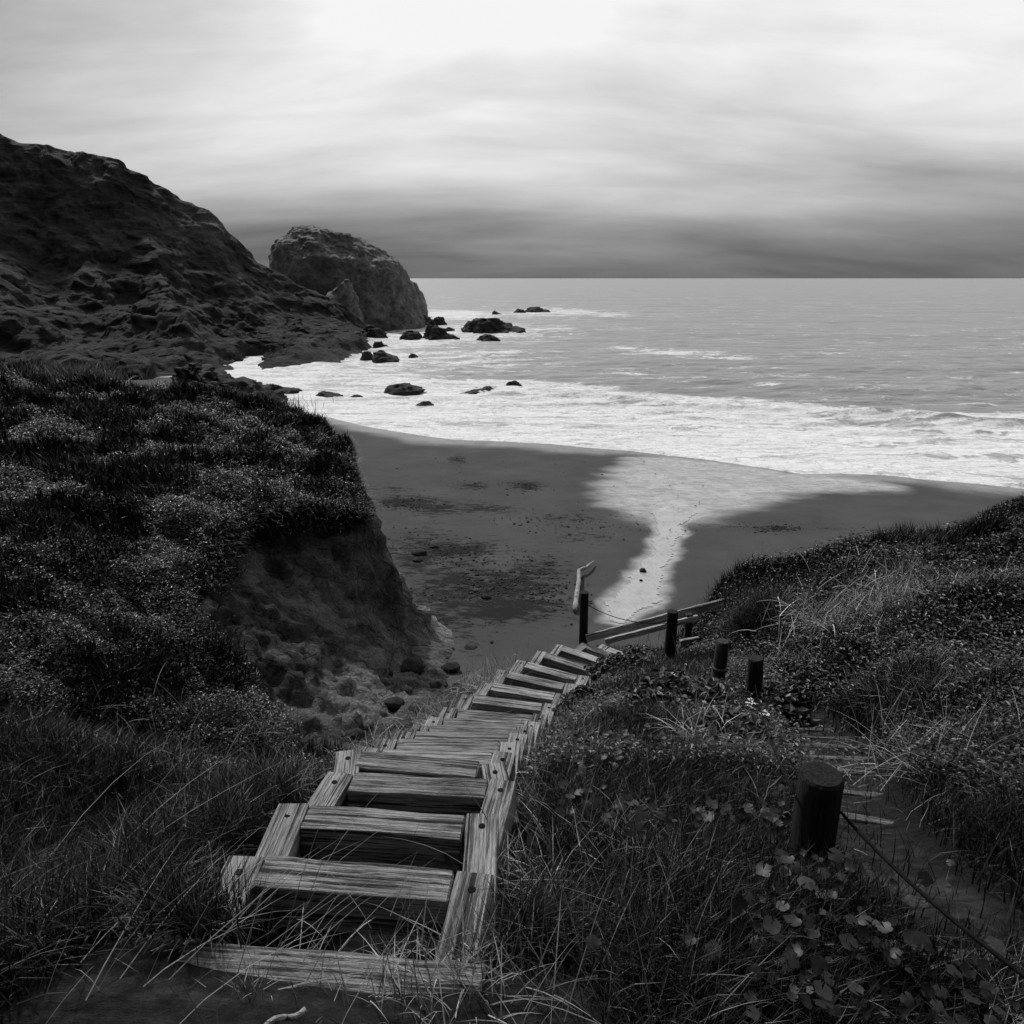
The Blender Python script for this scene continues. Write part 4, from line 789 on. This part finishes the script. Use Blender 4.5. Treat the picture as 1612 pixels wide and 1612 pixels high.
p = atD(536, 872, 5.55); p[2] = float(gz(p[0], p[1])) + .03; small_rock('shell', p + np.array([0.1, -.15, .05]), .045, M_white_s if False else M_pale, 'small white shell stuck in the dark soil face', 'shell')
p = atD(985, 1040, 5.0); p[2] = float(gz(p[0], p[1])) + .12; p = atD(1025, 1032, 4.9); p[2] = float(gz(p[0], p[1])) + .10
small_rock('stone', p, .17, M_peb, 'grey boulder in the weeds left of the tall fence post', 'stone')
st_a = atD(415, 1625, 1.66); st_b = atD(482, 1592, 1.68)
tag(tube('stick', [Vector(st_a).lerp(Vector(st_b), t) + Vector((0, 0, .012+.012*math.sin(t*6))) for t in np.linspace(0, 1, 8)], .007, M_pale, 7), 'pale broken stick on the soil at the bottom edge', 'stick')
for px, py, D, s_, lab in [(560, 1170, 6.6, .16, 'dark boulder in the gully hard against the upper stair sides'), (612, 1070, 7.3, .10, 'small dark stone on the upper gully edge'), (650, 1060, 7.5, .26, 'large dark boulder in the gully mouth'), (690, 1075, 7.4, .18, 'dark boulder right of the large gully boulder'), (740, 1020, 7.8, .20, 'dark boulder where the gully opens onto the sand'), (775, 1005, 7.9, .14, 'dark stone at the sand edge of the gully'), (655, 1125, 7.0, .14, 'mossy stone half hidden by dry stair grass'), (720, 1050, 7.6, .12, 'small stone between the two gully mouth boulders'), (800, 992, 7.9, .10, 'tiny dark stone on the sand left of the last steps')]:
    p = atD(px, py, D); p[2] = float(gz(p[0], p[1])) + s_*.2; small_rock('stone', p, s_, M_seark, lab, 'stone', 'stones in the gully', .7)
# wet kelp scraps lying on the sand
def kelp():
    n = 4200; c = []
    specs = [(640, 792, 60, 10, 9), (740, 765, 30, 6, 3), (830, 765, 32, 9, 5), (690, 866, 90, 14, 7), (800, 925, 80, 26, 10), (790, 955, 90, 22, 10), (720, 930, 90, 60, 9), (680, 870, 80, 50, 7), (850, 900, 60, 40, 6), (1225, 832, 30, 5, 4), (1180, 830, 120, 10, 4), (890, 825, 120, 20, 7), (1060, 770, 70, 50, 1), (790, 740, 200, 30, 3), (720, 722, 14, 10, 2)]
    tot = sum(s[4] for s in specs)
    for a, b, ra, rb, wgt in specs:
        k = int(n*wgt/tot)
        for x, y in zip(rng.normal(a, ra*.6, k), rng.normal(b, rb*.6, k)):
            if y < 715: continue
            p = beach_pt(x, y); 
            if gz(p[0], p[1]) > p[2] + .03: continue
            c.append(p + np.array([0, 0, .012]))
    c = np.array(c); return pebbles('kelp_scraps', c, rng.lognormal(-3.75, .55, len(c)).clip(.008, .08), M_seark, 5, .18)
o = kelp(); tag(o, 'dark scraps of kelp and wrack strewn over the sand', 'kelp', kind='stuff')
#VEG#
# ------------------------------------------------------------------ vegetation
def visible(x, y, z, m=120):
    dx = x; dy = y; dz = z - CAMZ; dep = dy*cT - dz*sT; up_ = dy*sT + dz*cT
    u = CX + F*dx/np.maximum(dep, .05); v = CX - F*up_/np.maximum(dep, .05)
    return (dep > 0.25) & (u > -m) & (u < S+m) & (v > -m) & (v < S+m), dep
def to_px(x, y, z):
    dz = z - CAMZ; dep = np.maximum(y*cT - dz*sT, .05); up_ = y*sT + dz*cT; return CX + F*x/dep, CX - F*up_/dep, dep
def scatter(n, xr, yr, accept, fall=1.3, dref=2.0, tries=40):
    """points on the ground; density falls with distance**fall"""
    out = []; got = 0
    for _ in range(tries):
        m = n*3; x = rng.uniform(*xr, m); y = rng.uniform(*yr, m); z = gz(x, y); v, dep = visible(x, y, z)
        keep = v & (rng.uniform(size=m) < np.clip((dref/np.maximum(dep, dref))**fall, 0, 1)) & (rng.uniform(size=m) < accept(x, y, z))
        keep &= z > beach_z(x, y) + .05
        out.append(np.stack([x, y, z], 1)[keep]); got += keep.sum()
        if got >= n: break
    P = np.vstack(out)[:n]; return P
def normals(P):
    nx = -bil(NGX, P[:, 0], P[:, 1]); ny = -bil(NGY, P[:, 0], P[:, 1]); N_ = np.stack([nx, ny, np.ones_like(nx)], 1)
    return N_/np.linalg.norm(N_, axis=1)[:, None]
def blades(name, P, length, width, lean, mat, tone, seg=3, droop=0.6, dirs=None, up=None, parent=None, kinks=0.0):
    n = len(P); length = np.broadcast_to(length, n); width = np.broadcast_to(width, n)
    an = rng.uniform(0, 2*math.pi, n) if dirs is None else dirs; le = np.abs(rng.normal(0, lean, n)) if np.isscalar(lean) else lean
    h = np.stack([np.cos(an), np.sin(an), np.zeros(n)], 1); U = np.zeros((n, 3)); U[:, 2] = 1
    if up is not None: U = U*0.6 + up*0.4; U /= np.linalg.norm(U, axis=1)[:, None]
    side = np.stack([-np.sin(an + rng.normal(0, .6, n)), np.cos(an), rng.normal(0, .15, n)], 1); side /= np.linalg.norm(side, axis=1)[:, None]
    t = np.linspace(0, 1, seg+1); V = []
    p = P.copy(); dr = droop*rng.uniform(.3, 1.5, n)
    for k in range(seg+1):
        wd = width*(1 - t[k]**1.5)*.5
        if k < seg: V.append(p - side*wd[:, None]); V.append(p + side*wd[:, None])
        else: V.append(p.copy())
        ang = le + dr*t[k] + (rng.normal(0, kinks, n) if kinks else 0)
        dvec = U*np.cos(ang)[:, None] + h*np.sin(ang)[:, None]; p = p + dvec*(length/seg)[:, None]
    nv = 2*seg+1; V = np.stack(V, 1).reshape(-1, 3); base = (np.arange(n)*nv)[:, None]
    q = [base + np.array([[2*k, 2*k+1, 2*k+3, 2*k+2]]) for k in range(seg-1)]; tr = base + np.array([[2*seg-2, 2*seg-1, 2*seg]])
    polys = ([np.vstack(q)] if q else []) + [tr]
    return mesh_np(name, V, polys, mat, parent, tone=np.repeat(tone, nv))
def leaves(name, P, size, mat, tone, nrm=None, tilt=.6, elong=1.5, parent=None, lift=0.05):
    """folded, pointed-oval leaves, 6 corners each"""
    n = len(P); size = np.broadcast_to(size, n); an = rng.uniform(0, 2*math.pi, n)
    N_ = rng.normal(0, tilt, (n, 3)); N_[:, 2] = np.abs(N_[:, 2]) + 1.0
    if nrm is not None: N_ = N_ + nrm*0.8
    N_ /= np.linalg.norm(N_, axis=1)[:, None]; h = np.stack([np.cos(an), np.sin(an), 0*an], 1)
    A = h - N_*(h*N_).sum(1)[:, None]; A /= np.linalg.norm(A, axis=1)[:, None]; B = np.cross(N_, A)
    loc = np.array([[-.5, 0, -.05], [-.12, -.30, .07], [.25, -.24, .05], [.5, 0, -.08], [.25, .24, .05], [-.12, .30, .07]])
    c = P + np.array([0, 0, 1.0])*rng.uniform(0, lift, n)[:, None]
    V = c[:, None] + size[:, None, None]*(loc[None, :, 0:1]*elong*A[:, None] + loc[None, :, 1:2]*1.3*B[:, None] + loc[None, :, 2:3]*N_[:, None]*1.5)
    base = (np.arange(n)*6)[:, None]; f = np.vstack([base + np.array([[0, 1, 2, 3]]), base + np.array([[0, 3, 4, 5]])])
    return mesh_np(name, V.reshape(-1, 3), [f], mat, parent, tone=np.repeat(tone, 6))
def round_leaves(name, P, size, mat, tone, tilt=.35, parent=None):
    """lobed mallow-like leaves: centre plus 15 rim points"""
    n = len(P); m = 15; an0 = rng.uniform(0, 6.28, n); N_ = rng.normal(0, tilt, (n, 3)); N_[:, 2] = 1.0; N_ += np.array([0, -.35, 0]); N_ /= np.linalg.norm(N_, axis=1)[:, None]
    h = np.stack([np.cos(an0), np.sin(an0), 0*an0], 1); A = h - N_*(h*N_).sum(1)[:, None]; A /= np.linalg.norm(A, axis=1)[:, None]; B = np.cross(N_, A)
    a = np.linspace(.25, 2*math.pi-.25, m); r = (1 + .08*np.cos(a*5) + .03*np.cos(a*11))[None]*rng.uniform(.9, 1.1, (n, m))
    z = .38*r**2*rng.uniform(-.8, 1.3, (n, 1)) + .05*np.sin(a*5)[None] + rng.normal(0, .03, (n, m))
    rim = P[:, None] + size[:, None, None]*((r*np.cos(a))[..., None]*A[:, None] + (r*np.sin(a))[..., None]*B[:, None] + z[..., None]*N_[:, None])
    V = np.concatenate([P[:, None], rim], 1); b = (np.arange(n)*(m+1))[:, None]
    f = np.vstack([b + np.array([[0, k, k+1]]) for k in range(1, m)])
    return mesh_np(name, V.reshape(-1, 3), [f], mat, parent, smooth=True, tone=np.repeat(tone, m+1))
def off_stairs(x, y, w_=.58):
    d = dseg(x, y, cl_); h = dseg(x, y, [(-1.0, 1.15), (-.05, 1.2)])
    return sstep(w_, w_+.12, d)*sstep(.22, .45, h)
def off_path(x, y): return sstep(-.05, -.22, -0 + sdpoly(x, y, path_poly)*1.0)
soilf = lambda x, y: bil(soil, x, y)
cl = lambda x, y, s, z=0: fbm(x*s, y*s, z, 3)
# --- left bluff: mat of small leaves, with hummocks
def acc_left(x, y, z): return (x < -1.2)*(y > 3.4)*(1-soilf(x, y))*off_stairs(x, y, .9)*(1-sstep(1.3, 2.0, bil(slope, x, y))*(y > 13.2))*((z > 3.9) | (y < 12.8))
P1 = scatter(380000, (-24, -1.0), (3.4, 33), acc_left, 1.05, 6.0)
N1 = normals(P1); dist1 = np.hypot(P1[:, 0], P1[:, 1])
hm = np.clip(fbm(P1[:, 0]*1.6, P1[:, 1]*1.6, 3, 4)+.25, 0, 1); P1[:, 2] += rng.uniform(0, 1, len(P1))*(.06 + .26*hm)
kind = fbm(P1[:, 0]*.45, P1[:, 1]*.6, 12, 4)
mott = sstep(-.35, .55, fbm(P1[:, 0]*1.1+5, P1[:, 1]*1.1, 33, 5))
tone1 = np.clip(rng.beta(1.1, 3.4, len(P1))*(.22 + 2.3*mott**1.6*sstep(-.35, .4, kind)), 0, 1)
shrub = kind > -.12 + .5*(rng.uniform(size=len(P1))-.5)
o = leaves('ground_cover', P1[shrub], (.016 + .0011*dist1[shrub])*rng.uniform(.6, 1.4, shrub.sum()), M_leaf, tone1[shrub], N1[shrub], .55); tag(o, 'dense mat of small glossy leaves covering the left bluff', 'ground cover', kind='stuff')
g_ = ~shrub; Pg = P1[g_]
o = blades('grass', Pg, (.10 + .006*dist1[g_])*rng.uniform(.5, 1.5, g_.sum()), .004+.0012*dist1[g_], .5, M_grass, np.clip(tone1[g_]*1.1, 0, 1), 2, .6, up=N1[g_]); tag(o, 'short dark grass between the leafy mats on the left bluff', 'grass', kind='stuff')
# overhanging turf fringe along the bluff edge
edge = [W0[i] for i in top]; Pe = []
for a, b in zip(edge[1:-1], edge[2:]):
    a = np.array(a); b = np.array(b); k = int(np.linalg.norm(b-a)*2600); t = rng.uniform(0, 1, (k, 1)); Pe.append(a*(1-t) + b*t + rng.normal(0, .16, (k, 3))*np.array([1, 1, .3]))
Pe = np.vstack(Pe); Pe[:, 2] = gz(Pe[:, 0], Pe[:, 1]) + rng.uniform(-.02, .16, len(Pe))
ok = Pe[:, 2] > 4.15; Pe = Pe[ok]; h_ = rng.uniform(size=len(Pe)) < .5
o = blades('hanging_grass', Pe[h_], rng.uniform(.12, .38, h_.sum()), .013, 1.0, M_grass, rng.beta(1.4, 3, h_.sum()), 3, 1.4, dirs=rng.normal(-.6, .9, h_.sum())); tag(o, 'fringe of grass hanging over the broken edge of the left bluff', 'grass', kind='stuff')
o = leaves('ground_cover', Pe[~h_], rng.uniform(.03, .06, (~h_).sum()), M_leaf, rng.beta(1.3, 3, (~h_).sum()), None, .8, lift=.1); tag(o, 'leaf cushions along the broken edge of the left bluff', 'ground cover', kind='stuff')
# --- foreground and right-hand slope
def acc_fg(x, y, z): return ((x > -4.5) & (y < 4.6))*off_stairs(x, y, .56)*(1-.97*sstep(-.16, .06, sdpoly(x, y, path_poly)))
P2 = scatter(95000, (-4.5, 3.6), (0.35, 4.6), acc_fg, .8, 1.8); d2 = np.hypot(P2[:, 0], P2[:, 1])
tn = np.clip(rng.beta(1.3, 3.4, len(P2))*(.6+.9*sstep(-.3, .4, cl(P2[:, 0], P2[:, 1], 1.1, 4))), 0, 1)
lens = rng.uniform(.06, .22, len(P2))*(1 + .5*cl(P2[:, 0], P2[:, 1], .9, 9)); lens *= np.where(P2[:, 0] < -1.0, 1.35, .85)
o = blades('grass', P2, lens, rng.uniform(.0025, .006, len(P2)), .45, M_grass, tn, 3, .9); tag(o, 'dark grass around the head of the stairs', 'grass', kind='stuff')
def acc_mid(x, y, z): return ((z > 1.9) | (x > 2.4))*((y > 3.2) | (x > 2.2))*off_stairs(x, y, .55)*(x > -1.9 + 0*x)*(1-soilf(x, y))*(1-.97*sstep(-.16, .06, sdpoly(x, y, path_poly)))
P3 = scatter(330000, (-2.0, 12), (1.5, 13), acc_mid, 1.0, 3.5); d3 = np.hypot(P3[:, 0], P3[:, 1]); N3 = normals(P3)
k3 = fbm(P3[:, 0]*.7, P3[:, 1]*.7, 21, 4); right_ = (P3[:, 0] > 2.6) & (k3 > -.35)
t3 = np.clip(rng.beta(1.2, 3.0, len(P3))*(.10+1.7*sstep(-.3, .55, fbm(P3[:, 0]*1.1, P3[:, 1]*1.1, 14, 5))**1.7), 0, 1)
g3 = ~right_ & (k3 < .05)
o = blades('grass', P3[g3], (.09+.012*d3[g3])*rng.uniform(.5, 1.5, g3.sum()), .003+.0011*d3[g3], .5, M_grass, t3[g3], 3, .9); tag(o, 'rough grass on the spur between stairs and side path', 'grass', kind='stuff')
ip = right_ & (rng.uniform(size=len(P3)) < .75); Pi = P3[ip]; hum = np.clip(fbm(Pi[:, 0]*1.3, Pi[:, 1]*1.3, 5, 3)+.2, 0, 1); Pi[:, 2] += rng.uniform(0, .14, len(Pi))*(.3+hum)
o = blades('ice_plant', Pi, rng.uniform(.035, .08, len(Pi))*(.8+.03*d3[ip]), .005+.0006*d3[ip], .45, M_leaf, t3[ip]*.8, 2, .5, up=N3[ip]); tag(o, 'finger-leaved ice plant carpeting the right slope', 'ground cover', kind='stuff')
l3 = ~g3 & ~ip; Pl = P3[l3]; Pl[:, 2] += rng.uniform(0, .12, len(Pl))
o = leaves('ground_cover', Pl, (.013+.0012*d3[l3])*rng.uniform(.6, 1.5, l3.sum()), M_leaf, t3[l3], N3[l3], .6, lift=.1); tag(o, 'leafy weeds between stairs, side path and right slope', 'ground cover', kind='stuff')
# --- dry stalks, straw
def acc_dry(x, y, z): return off_stairs(x, y, .6)*(1-soilf(x, y))*(1-.97*sstep(-.3, -.1, sdpoly(x, y, path_poly)))*sstep(.0, .5, cl(x, y, .8, 30)+.12)*np.where(x < -.9, .25, 1)
P4 = scatter(15000, (-3.5, 6), (.6, 9), acc_dry, 1.2, 2.2); d4 = np.hypot(P4[:, 0], P4[:, 1])
o = blades('dry_stalks', P4, rng.uniform(.07, .32, len(P4)), .0016+.0006*d4, .8, M_dry, rng.beta(1.3, 2.4, len(P4))*.9, 5, .7, kinks=.28); tag(o, 'scattered bleached grass stalks among the dark weeds', 'dry grass', kind='stuff')
# --- broad mallow leaves in the right foreground
def acc_br(x, y, z): return off_stairs(x, y, .68)*(1-.93*sstep(-.25, -.05, sdpoly(x, y, path_poly)))*sstep(.0, .3, cl(x, y, 1.2, 41)+.02+.25*((x > .9) & (y < 1.9)))
P5 = scatter(650, (.05, 2.6), (.7, 3.9), acc_br, .6, 1.6); P5[:, 2] += rng.uniform(.05, .20, len(P5))
o = round_leaves('mallow_leaves', P5, rng.uniform(.009, .026, len(P5)), M_broad, rng.beta(1.4, 3.0, len(P5))); tag(o, 'broad lobed weed leaves crowding the right foreground', 'weeds', kind='stuff')
# ------------------------------------------------------------------ single plants
def tussock(name, px, py, D, n, L, mat, label, lean=.5, droop=.8, wid=.004, spread=.12, tone=None, dirs=None, cat='grass tuft', group='grass tufts', z_off=0):
    p = atD(px, py, D); p[2] = float(gz(p[0], p[1])) + z_off; c = np.zeros((n, 3)); c[:, :2] = rng.normal(0, spread, (n, 2)); c[:, 2] = np.maximum(-.02 + gz(c[:, 0]+p[0], c[:, 1]+p[1]) - p[2] + z_off, -.15)
    o = blades(name, c, L*rng.uniform(.45, 1.25, n), wid, lean, mat, tone if tone is not None else rng.beta(1.6, 2.4, n), 4, droop, dirs=dirs)
    o.location = tuple(p); return tag(o, label, cat, None if spread >= .2 else group, 'stuff' if spread >= .2 else None)
tussock('grass_tussock', 1195, 985, 4.35, 2600, .62, M_grass, 'big fine-bladed grass tussock at the right end of the long rail', .55, .9, .008, .16, rng.beta(2, 2.2, 2600)*.9)
tussock('grass_tussock', 1175, 945, 4.7, 400, .28, M_grass, 'small grass tussock just behind the end of the long rail', .5, .8, .008, .16, rng.beta(2, 2, 400))
tussock('dry_grass_tuft', 715, 1085, 5.4, 420, .48, M_dry, 'bleached dry grass tuft hanging left of the lower stairs', 1.0, .7, .007, .12, rng.beta(2, 2.5, 420), rng.normal(math.pi, .7, 420))
tussock('dry_grass_tuft', 1345, 985, 3.75, 1500, .42, M_dry, 'large tangle of bleached stalks in the middle of the right slope', 1.0, .7, .012, .36, rng.beta(1.5, 2.2, 1500))
tussock('dry_grass_tuft', 1450, 960, 3.4, 900, .34, M_dry, 'pale stalks right of the large tangle on the right slope', 1.0, .6, .011, .40, rng.beta(1.5, 2.4, 900))
tussock('dry_grass_tuft', 1500, 1170, 2.5, 320, .46, M_dry, 'thin bleached stalks leaning over the bank right of the side path', 1.1, .6, .004, .25, rng.beta(1.5, 2.2, 320))
tussock('dry_grass_tuft', 1095, 1190, 2.95, 110, .48, M_dry, 'drooping bent straws in the weeds between stairs and foreground post', .5, 2.0, .006, .10, rng.beta(2, 1.6, 110))
tussock('dry_grass_tuft', 470, 1205, 2.45, 260, .24, M_dry, 'short dry tuft against the left side of the third step', .9, .7, .004, .10, rng.beta(1.5, 3, 260)*.6)
tussock('dry_grass_tuft', 830, 1215, 2.45, 240, .26, M_dry, 'dry tuft right of the gravel-filled steps', .9, .8, .004, .12, rng.beta(1.5, 3, 240)*.7)
tussock('dry_grass_tuft', 590, 1545, 1.78, 120, .16, M_dry, 'pale dry sprigs growing over the top sill timber', .9, .7, .003, .10, rng.beta(2, 2, 120)*.9)
tussock('dry_grass_tuft', 400, 1560, 1.75, 40, .12, M_dry, 'starry dry sprig on bare soil above the top sill', 1.1, .3, .003, .03, rng.beta(2, 2, 40)*.7)
tussock('dry_grass_tuft', 850, 1560, 1.72, 200, .34, M_dry, 'tall crossed straws at the bottom centre right of the stairs', .6, .5, .0035, .30, rng.beta(1.5, 3, 200)*.6)
tussock('dry_grass_tuft', 1080, 1590, 1.68, 160, .30, M_dry, 'crossed straws in front of the broad leaves at the bottom edge', .6, .5, .0035, .26, rng.beta(1.5, 3, 160)*.6)
tussock('dry_grass_tuft', 110, 600, 3.7, 1300, .75, M_dry, 'pale dry grass clump on the far rim of the left bluff', .4, .5, .03, .9, rng.beta(1.5, 3, 1300)*.8)
tussock('dry_grass_tuft', 215, 612, 3.9, 300, .55, M_dry, 'thin dry grass on the rim right of the pale clump', .4, .5, .022, .8, rng.beta(1.5, 3, 300)*.7)
tussock('dry_grass_tuft', 380, 632, 4.2, 900, .5, M_dry, 'dry grass strip on the rim before the rock outcrop', .5, .5, .02, 1.1, rng.beta(1.5, 3, 900)*.6)
tussock('dry_grass_tuft', 300, 1500, 1.85, 60, .50, M_dry, 'long arching blades left of the top sill timber', .9, .6, .004, .22, rng.beta(2, 3, 60)*.45, rng.normal(.3, .6, 60))
tussock('dry_grass_tuft', 60, 1500, 1.85, 60, .50, M_dry, 'long arching blades in the lower left corner', .9, .6, .004, .30, rng.beta(2, 3, 60)*.4, rng.normal(.5, .6, 60))
tussock('dry_grass_tuft', 260, 1215, 2.4, 420, .24, M_dry, 'pale tipped grass on the crest left of the second step', .5, .8, .0045, .40, rng.beta(1.5, 4, 420)*.45)
tussock('dry_grass_tuft', 90, 1215, 2.35, 300, .26, M_dry, 'pale tipped grass on the crest at the left edge', .5, .8, .0045, .40, rng.beta(1.5, 4, 300)*.4)
tussock('dry_grass_tuft', 820, 1030, 4.9, 420, .26, M_dry, 'dry grass along the left edge of the lower stairs', .7, .6, .008, .35, rng.beta(1.5, 3, 420)*.8, z_off=.12)
tussock('dry_grass_tuft', 1085, 925, 5.0, 260, .45, M_dry, 'wispy pale grass on the spur against the sand', .5, .4, .006, .5, rng.beta(1.5, 3, 260)*.5)
for px_, py_, D_, lab_ in [(375, 1425, 1.95, 'dark long grass flopping over the left side of the first open step'), (312, 1468, 1.84, 'dark long grass over the left end of the sill timber'), (392, 1300, 2.14, 'dark grass against the left side of the second open step'), (830, 1460, 1.86, 'dark grass against the right side of the first open step')]:
    tussock('grass_tussock', px_, py_, D_, 700, .24, M_grass, lab_, .35, 1.1, .0045, .06, rng.beta(1.3, 3, 700), rng.normal(2.9 if px_ < 500 else .2, 1.3, 700), z_off=.10 if px_ < 400 else 0)
for px_, py_, D_, n_, L_, lab_ in [(772, 1066, 4.35, 500, .34, 'dry grass fringe left of the middle of the lower stairs'), (700, 1112, 3.75, 420, .30, 'pale grass fringe beside the closely spaced steps'), (607, 1163, 3.15, 300, .24, 'pale grass fringe at the left ends of the upper planks'), (880, 1190, 2.9, 320, .28, 'dry grass right of the closely spaced steps'), (830, 1330, 2.1, 220, .24, 'dry grass right of the second open step'), (720, 1520, 1.8, 260, .22, 'pale straw over the right end of the sill timber')]:
    tussock('dry_grass_tuft', px_, py_, D_, n_, L_, M_dry, lab_, .9, .8, .003+.0008*D_, .14 if D_ < 3.2 else .19, rng.beta(1.5, 2.6, n_), z_off=.16 if D_ > 3.1 else 0)
def bush(name, px, py, D, n, rx, rz, label, size=.045, mat=None):
    p = atD(px, py, D); p[2] = float(gz(p[0], p[1])); v = rng.normal(size=(n, 3)); v /= np.linalg.norm(v, axis=1)[:, None]; v *= rng.uniform(.45, 1, (n, 1))**.5*(1+.35*fbm(v[:, 0:1]*2+px, v[:, 1:2]*2, v[:, 2:3]*2, 3))
    c = v*np.array([rx, rx, rz]); c[:, 2] = np.abs(c[:, 2]); e = empty(name, tuple(p)); tag(e, label, 'bush', 'low bushes by the fence posts')
    leaves('foliage', c, rng.uniform(.7, 1.4, n)*size, mat or M_leaf, rng.beta(1.3, 3.2, n), None, .9, parent=e)
    st = [tube('stem', [Vector((0, 0, -.05)), Vector((rng.normal(0, rx*.2), rng.normal(0, rx*.2), rz*.5)), Vector((rng.normal(0, rx*.5), rng.normal(0, rx*.5), rz*.9))], .008, M_wood_mid, 5, e) for _ in range(5)]
bush('ivy_bush', 1225, 1112, 3.55, 1300, .26, .26, 'dark leafy bush clinging to the mossy fence post', .05)
bush('weed_bush', 1070, 1140, 3.45, 2400, .42, .20, 'broad leafy hump between stairs and collared post', .042)
bush('weed_bush', 985, 1060, 4.6, 2400, .45, .22, 'leafy hump beside the lowest steps', .042)
bush('weed_bush', 1165, 1200, 3.0, 1500, .30, .18, 'black leafy bush behind the foreground post', .045)
bush('weed_bush', 930, 1120, 3.85, 1300, .30, .16, 'pale leafed clump touching the right side of the steps', .05)
bush('weed_bush', 1010, 1000, 5.3, 1200, .40, .14, 'low sprawling clump under the long rail', .04)
# white flowers
fl = empty('white_flowers', tuple(p2a)); tag(fl, 'tiny white flowers among the ivy by the mossy post', 'flowers')
for px, py, dz in [(1181, 1108, 3.15), (1184, 1113, 3.15), (1200, 1125, 3.1), (1206, 1128, 3.1), (1207, 1175, 2.9), (1178, 1112, 3.15)]:
    p = atD(px, py, dz) - np.array(p2a); c = np.array([p + np.array([.014*math.cos(a), .0, .014*math.sin(a)]) for a in (0, 1.57, 3.14, 4.7)]); leaves('blossom', c, .026, M_white, np.ones(4), None, .8, 1.1, fl)
# ------------------------------------------------------------------ haze
def haze_box():
    m = bpy.data.materials.new('sea_haze'); m.use_nodes = True; nt = m.node_tree; nt.nodes.clear()
    o_ = nt.nodes.new('ShaderNodeOutputMaterial'); v = nt.nodes.new('ShaderNodeVolumePrincipled'); v.inputs['Color'].default_value = (.9, .9, .9, 1); v.inputs['Density'].default_value = HAZE
    nt.links.new(v.outputs[0], o_.inputs['Volume'])
    V = np.array([[x, y, z] for z in (-3.5, 75) for y in (-30, 41000) for x in (-47000, 47000)], float)
    f = np.array([[0, 2, 3, 1], [4, 5, 7, 6], [0, 1, 5, 4], [2, 6, 7, 3], [0, 4, 6, 2], [1, 3, 7, 5]]); tag(mesh_np('haze', V, [f], m), kind='stuff')
HAZE = 0.0
if HAZE > 0: haze_box()
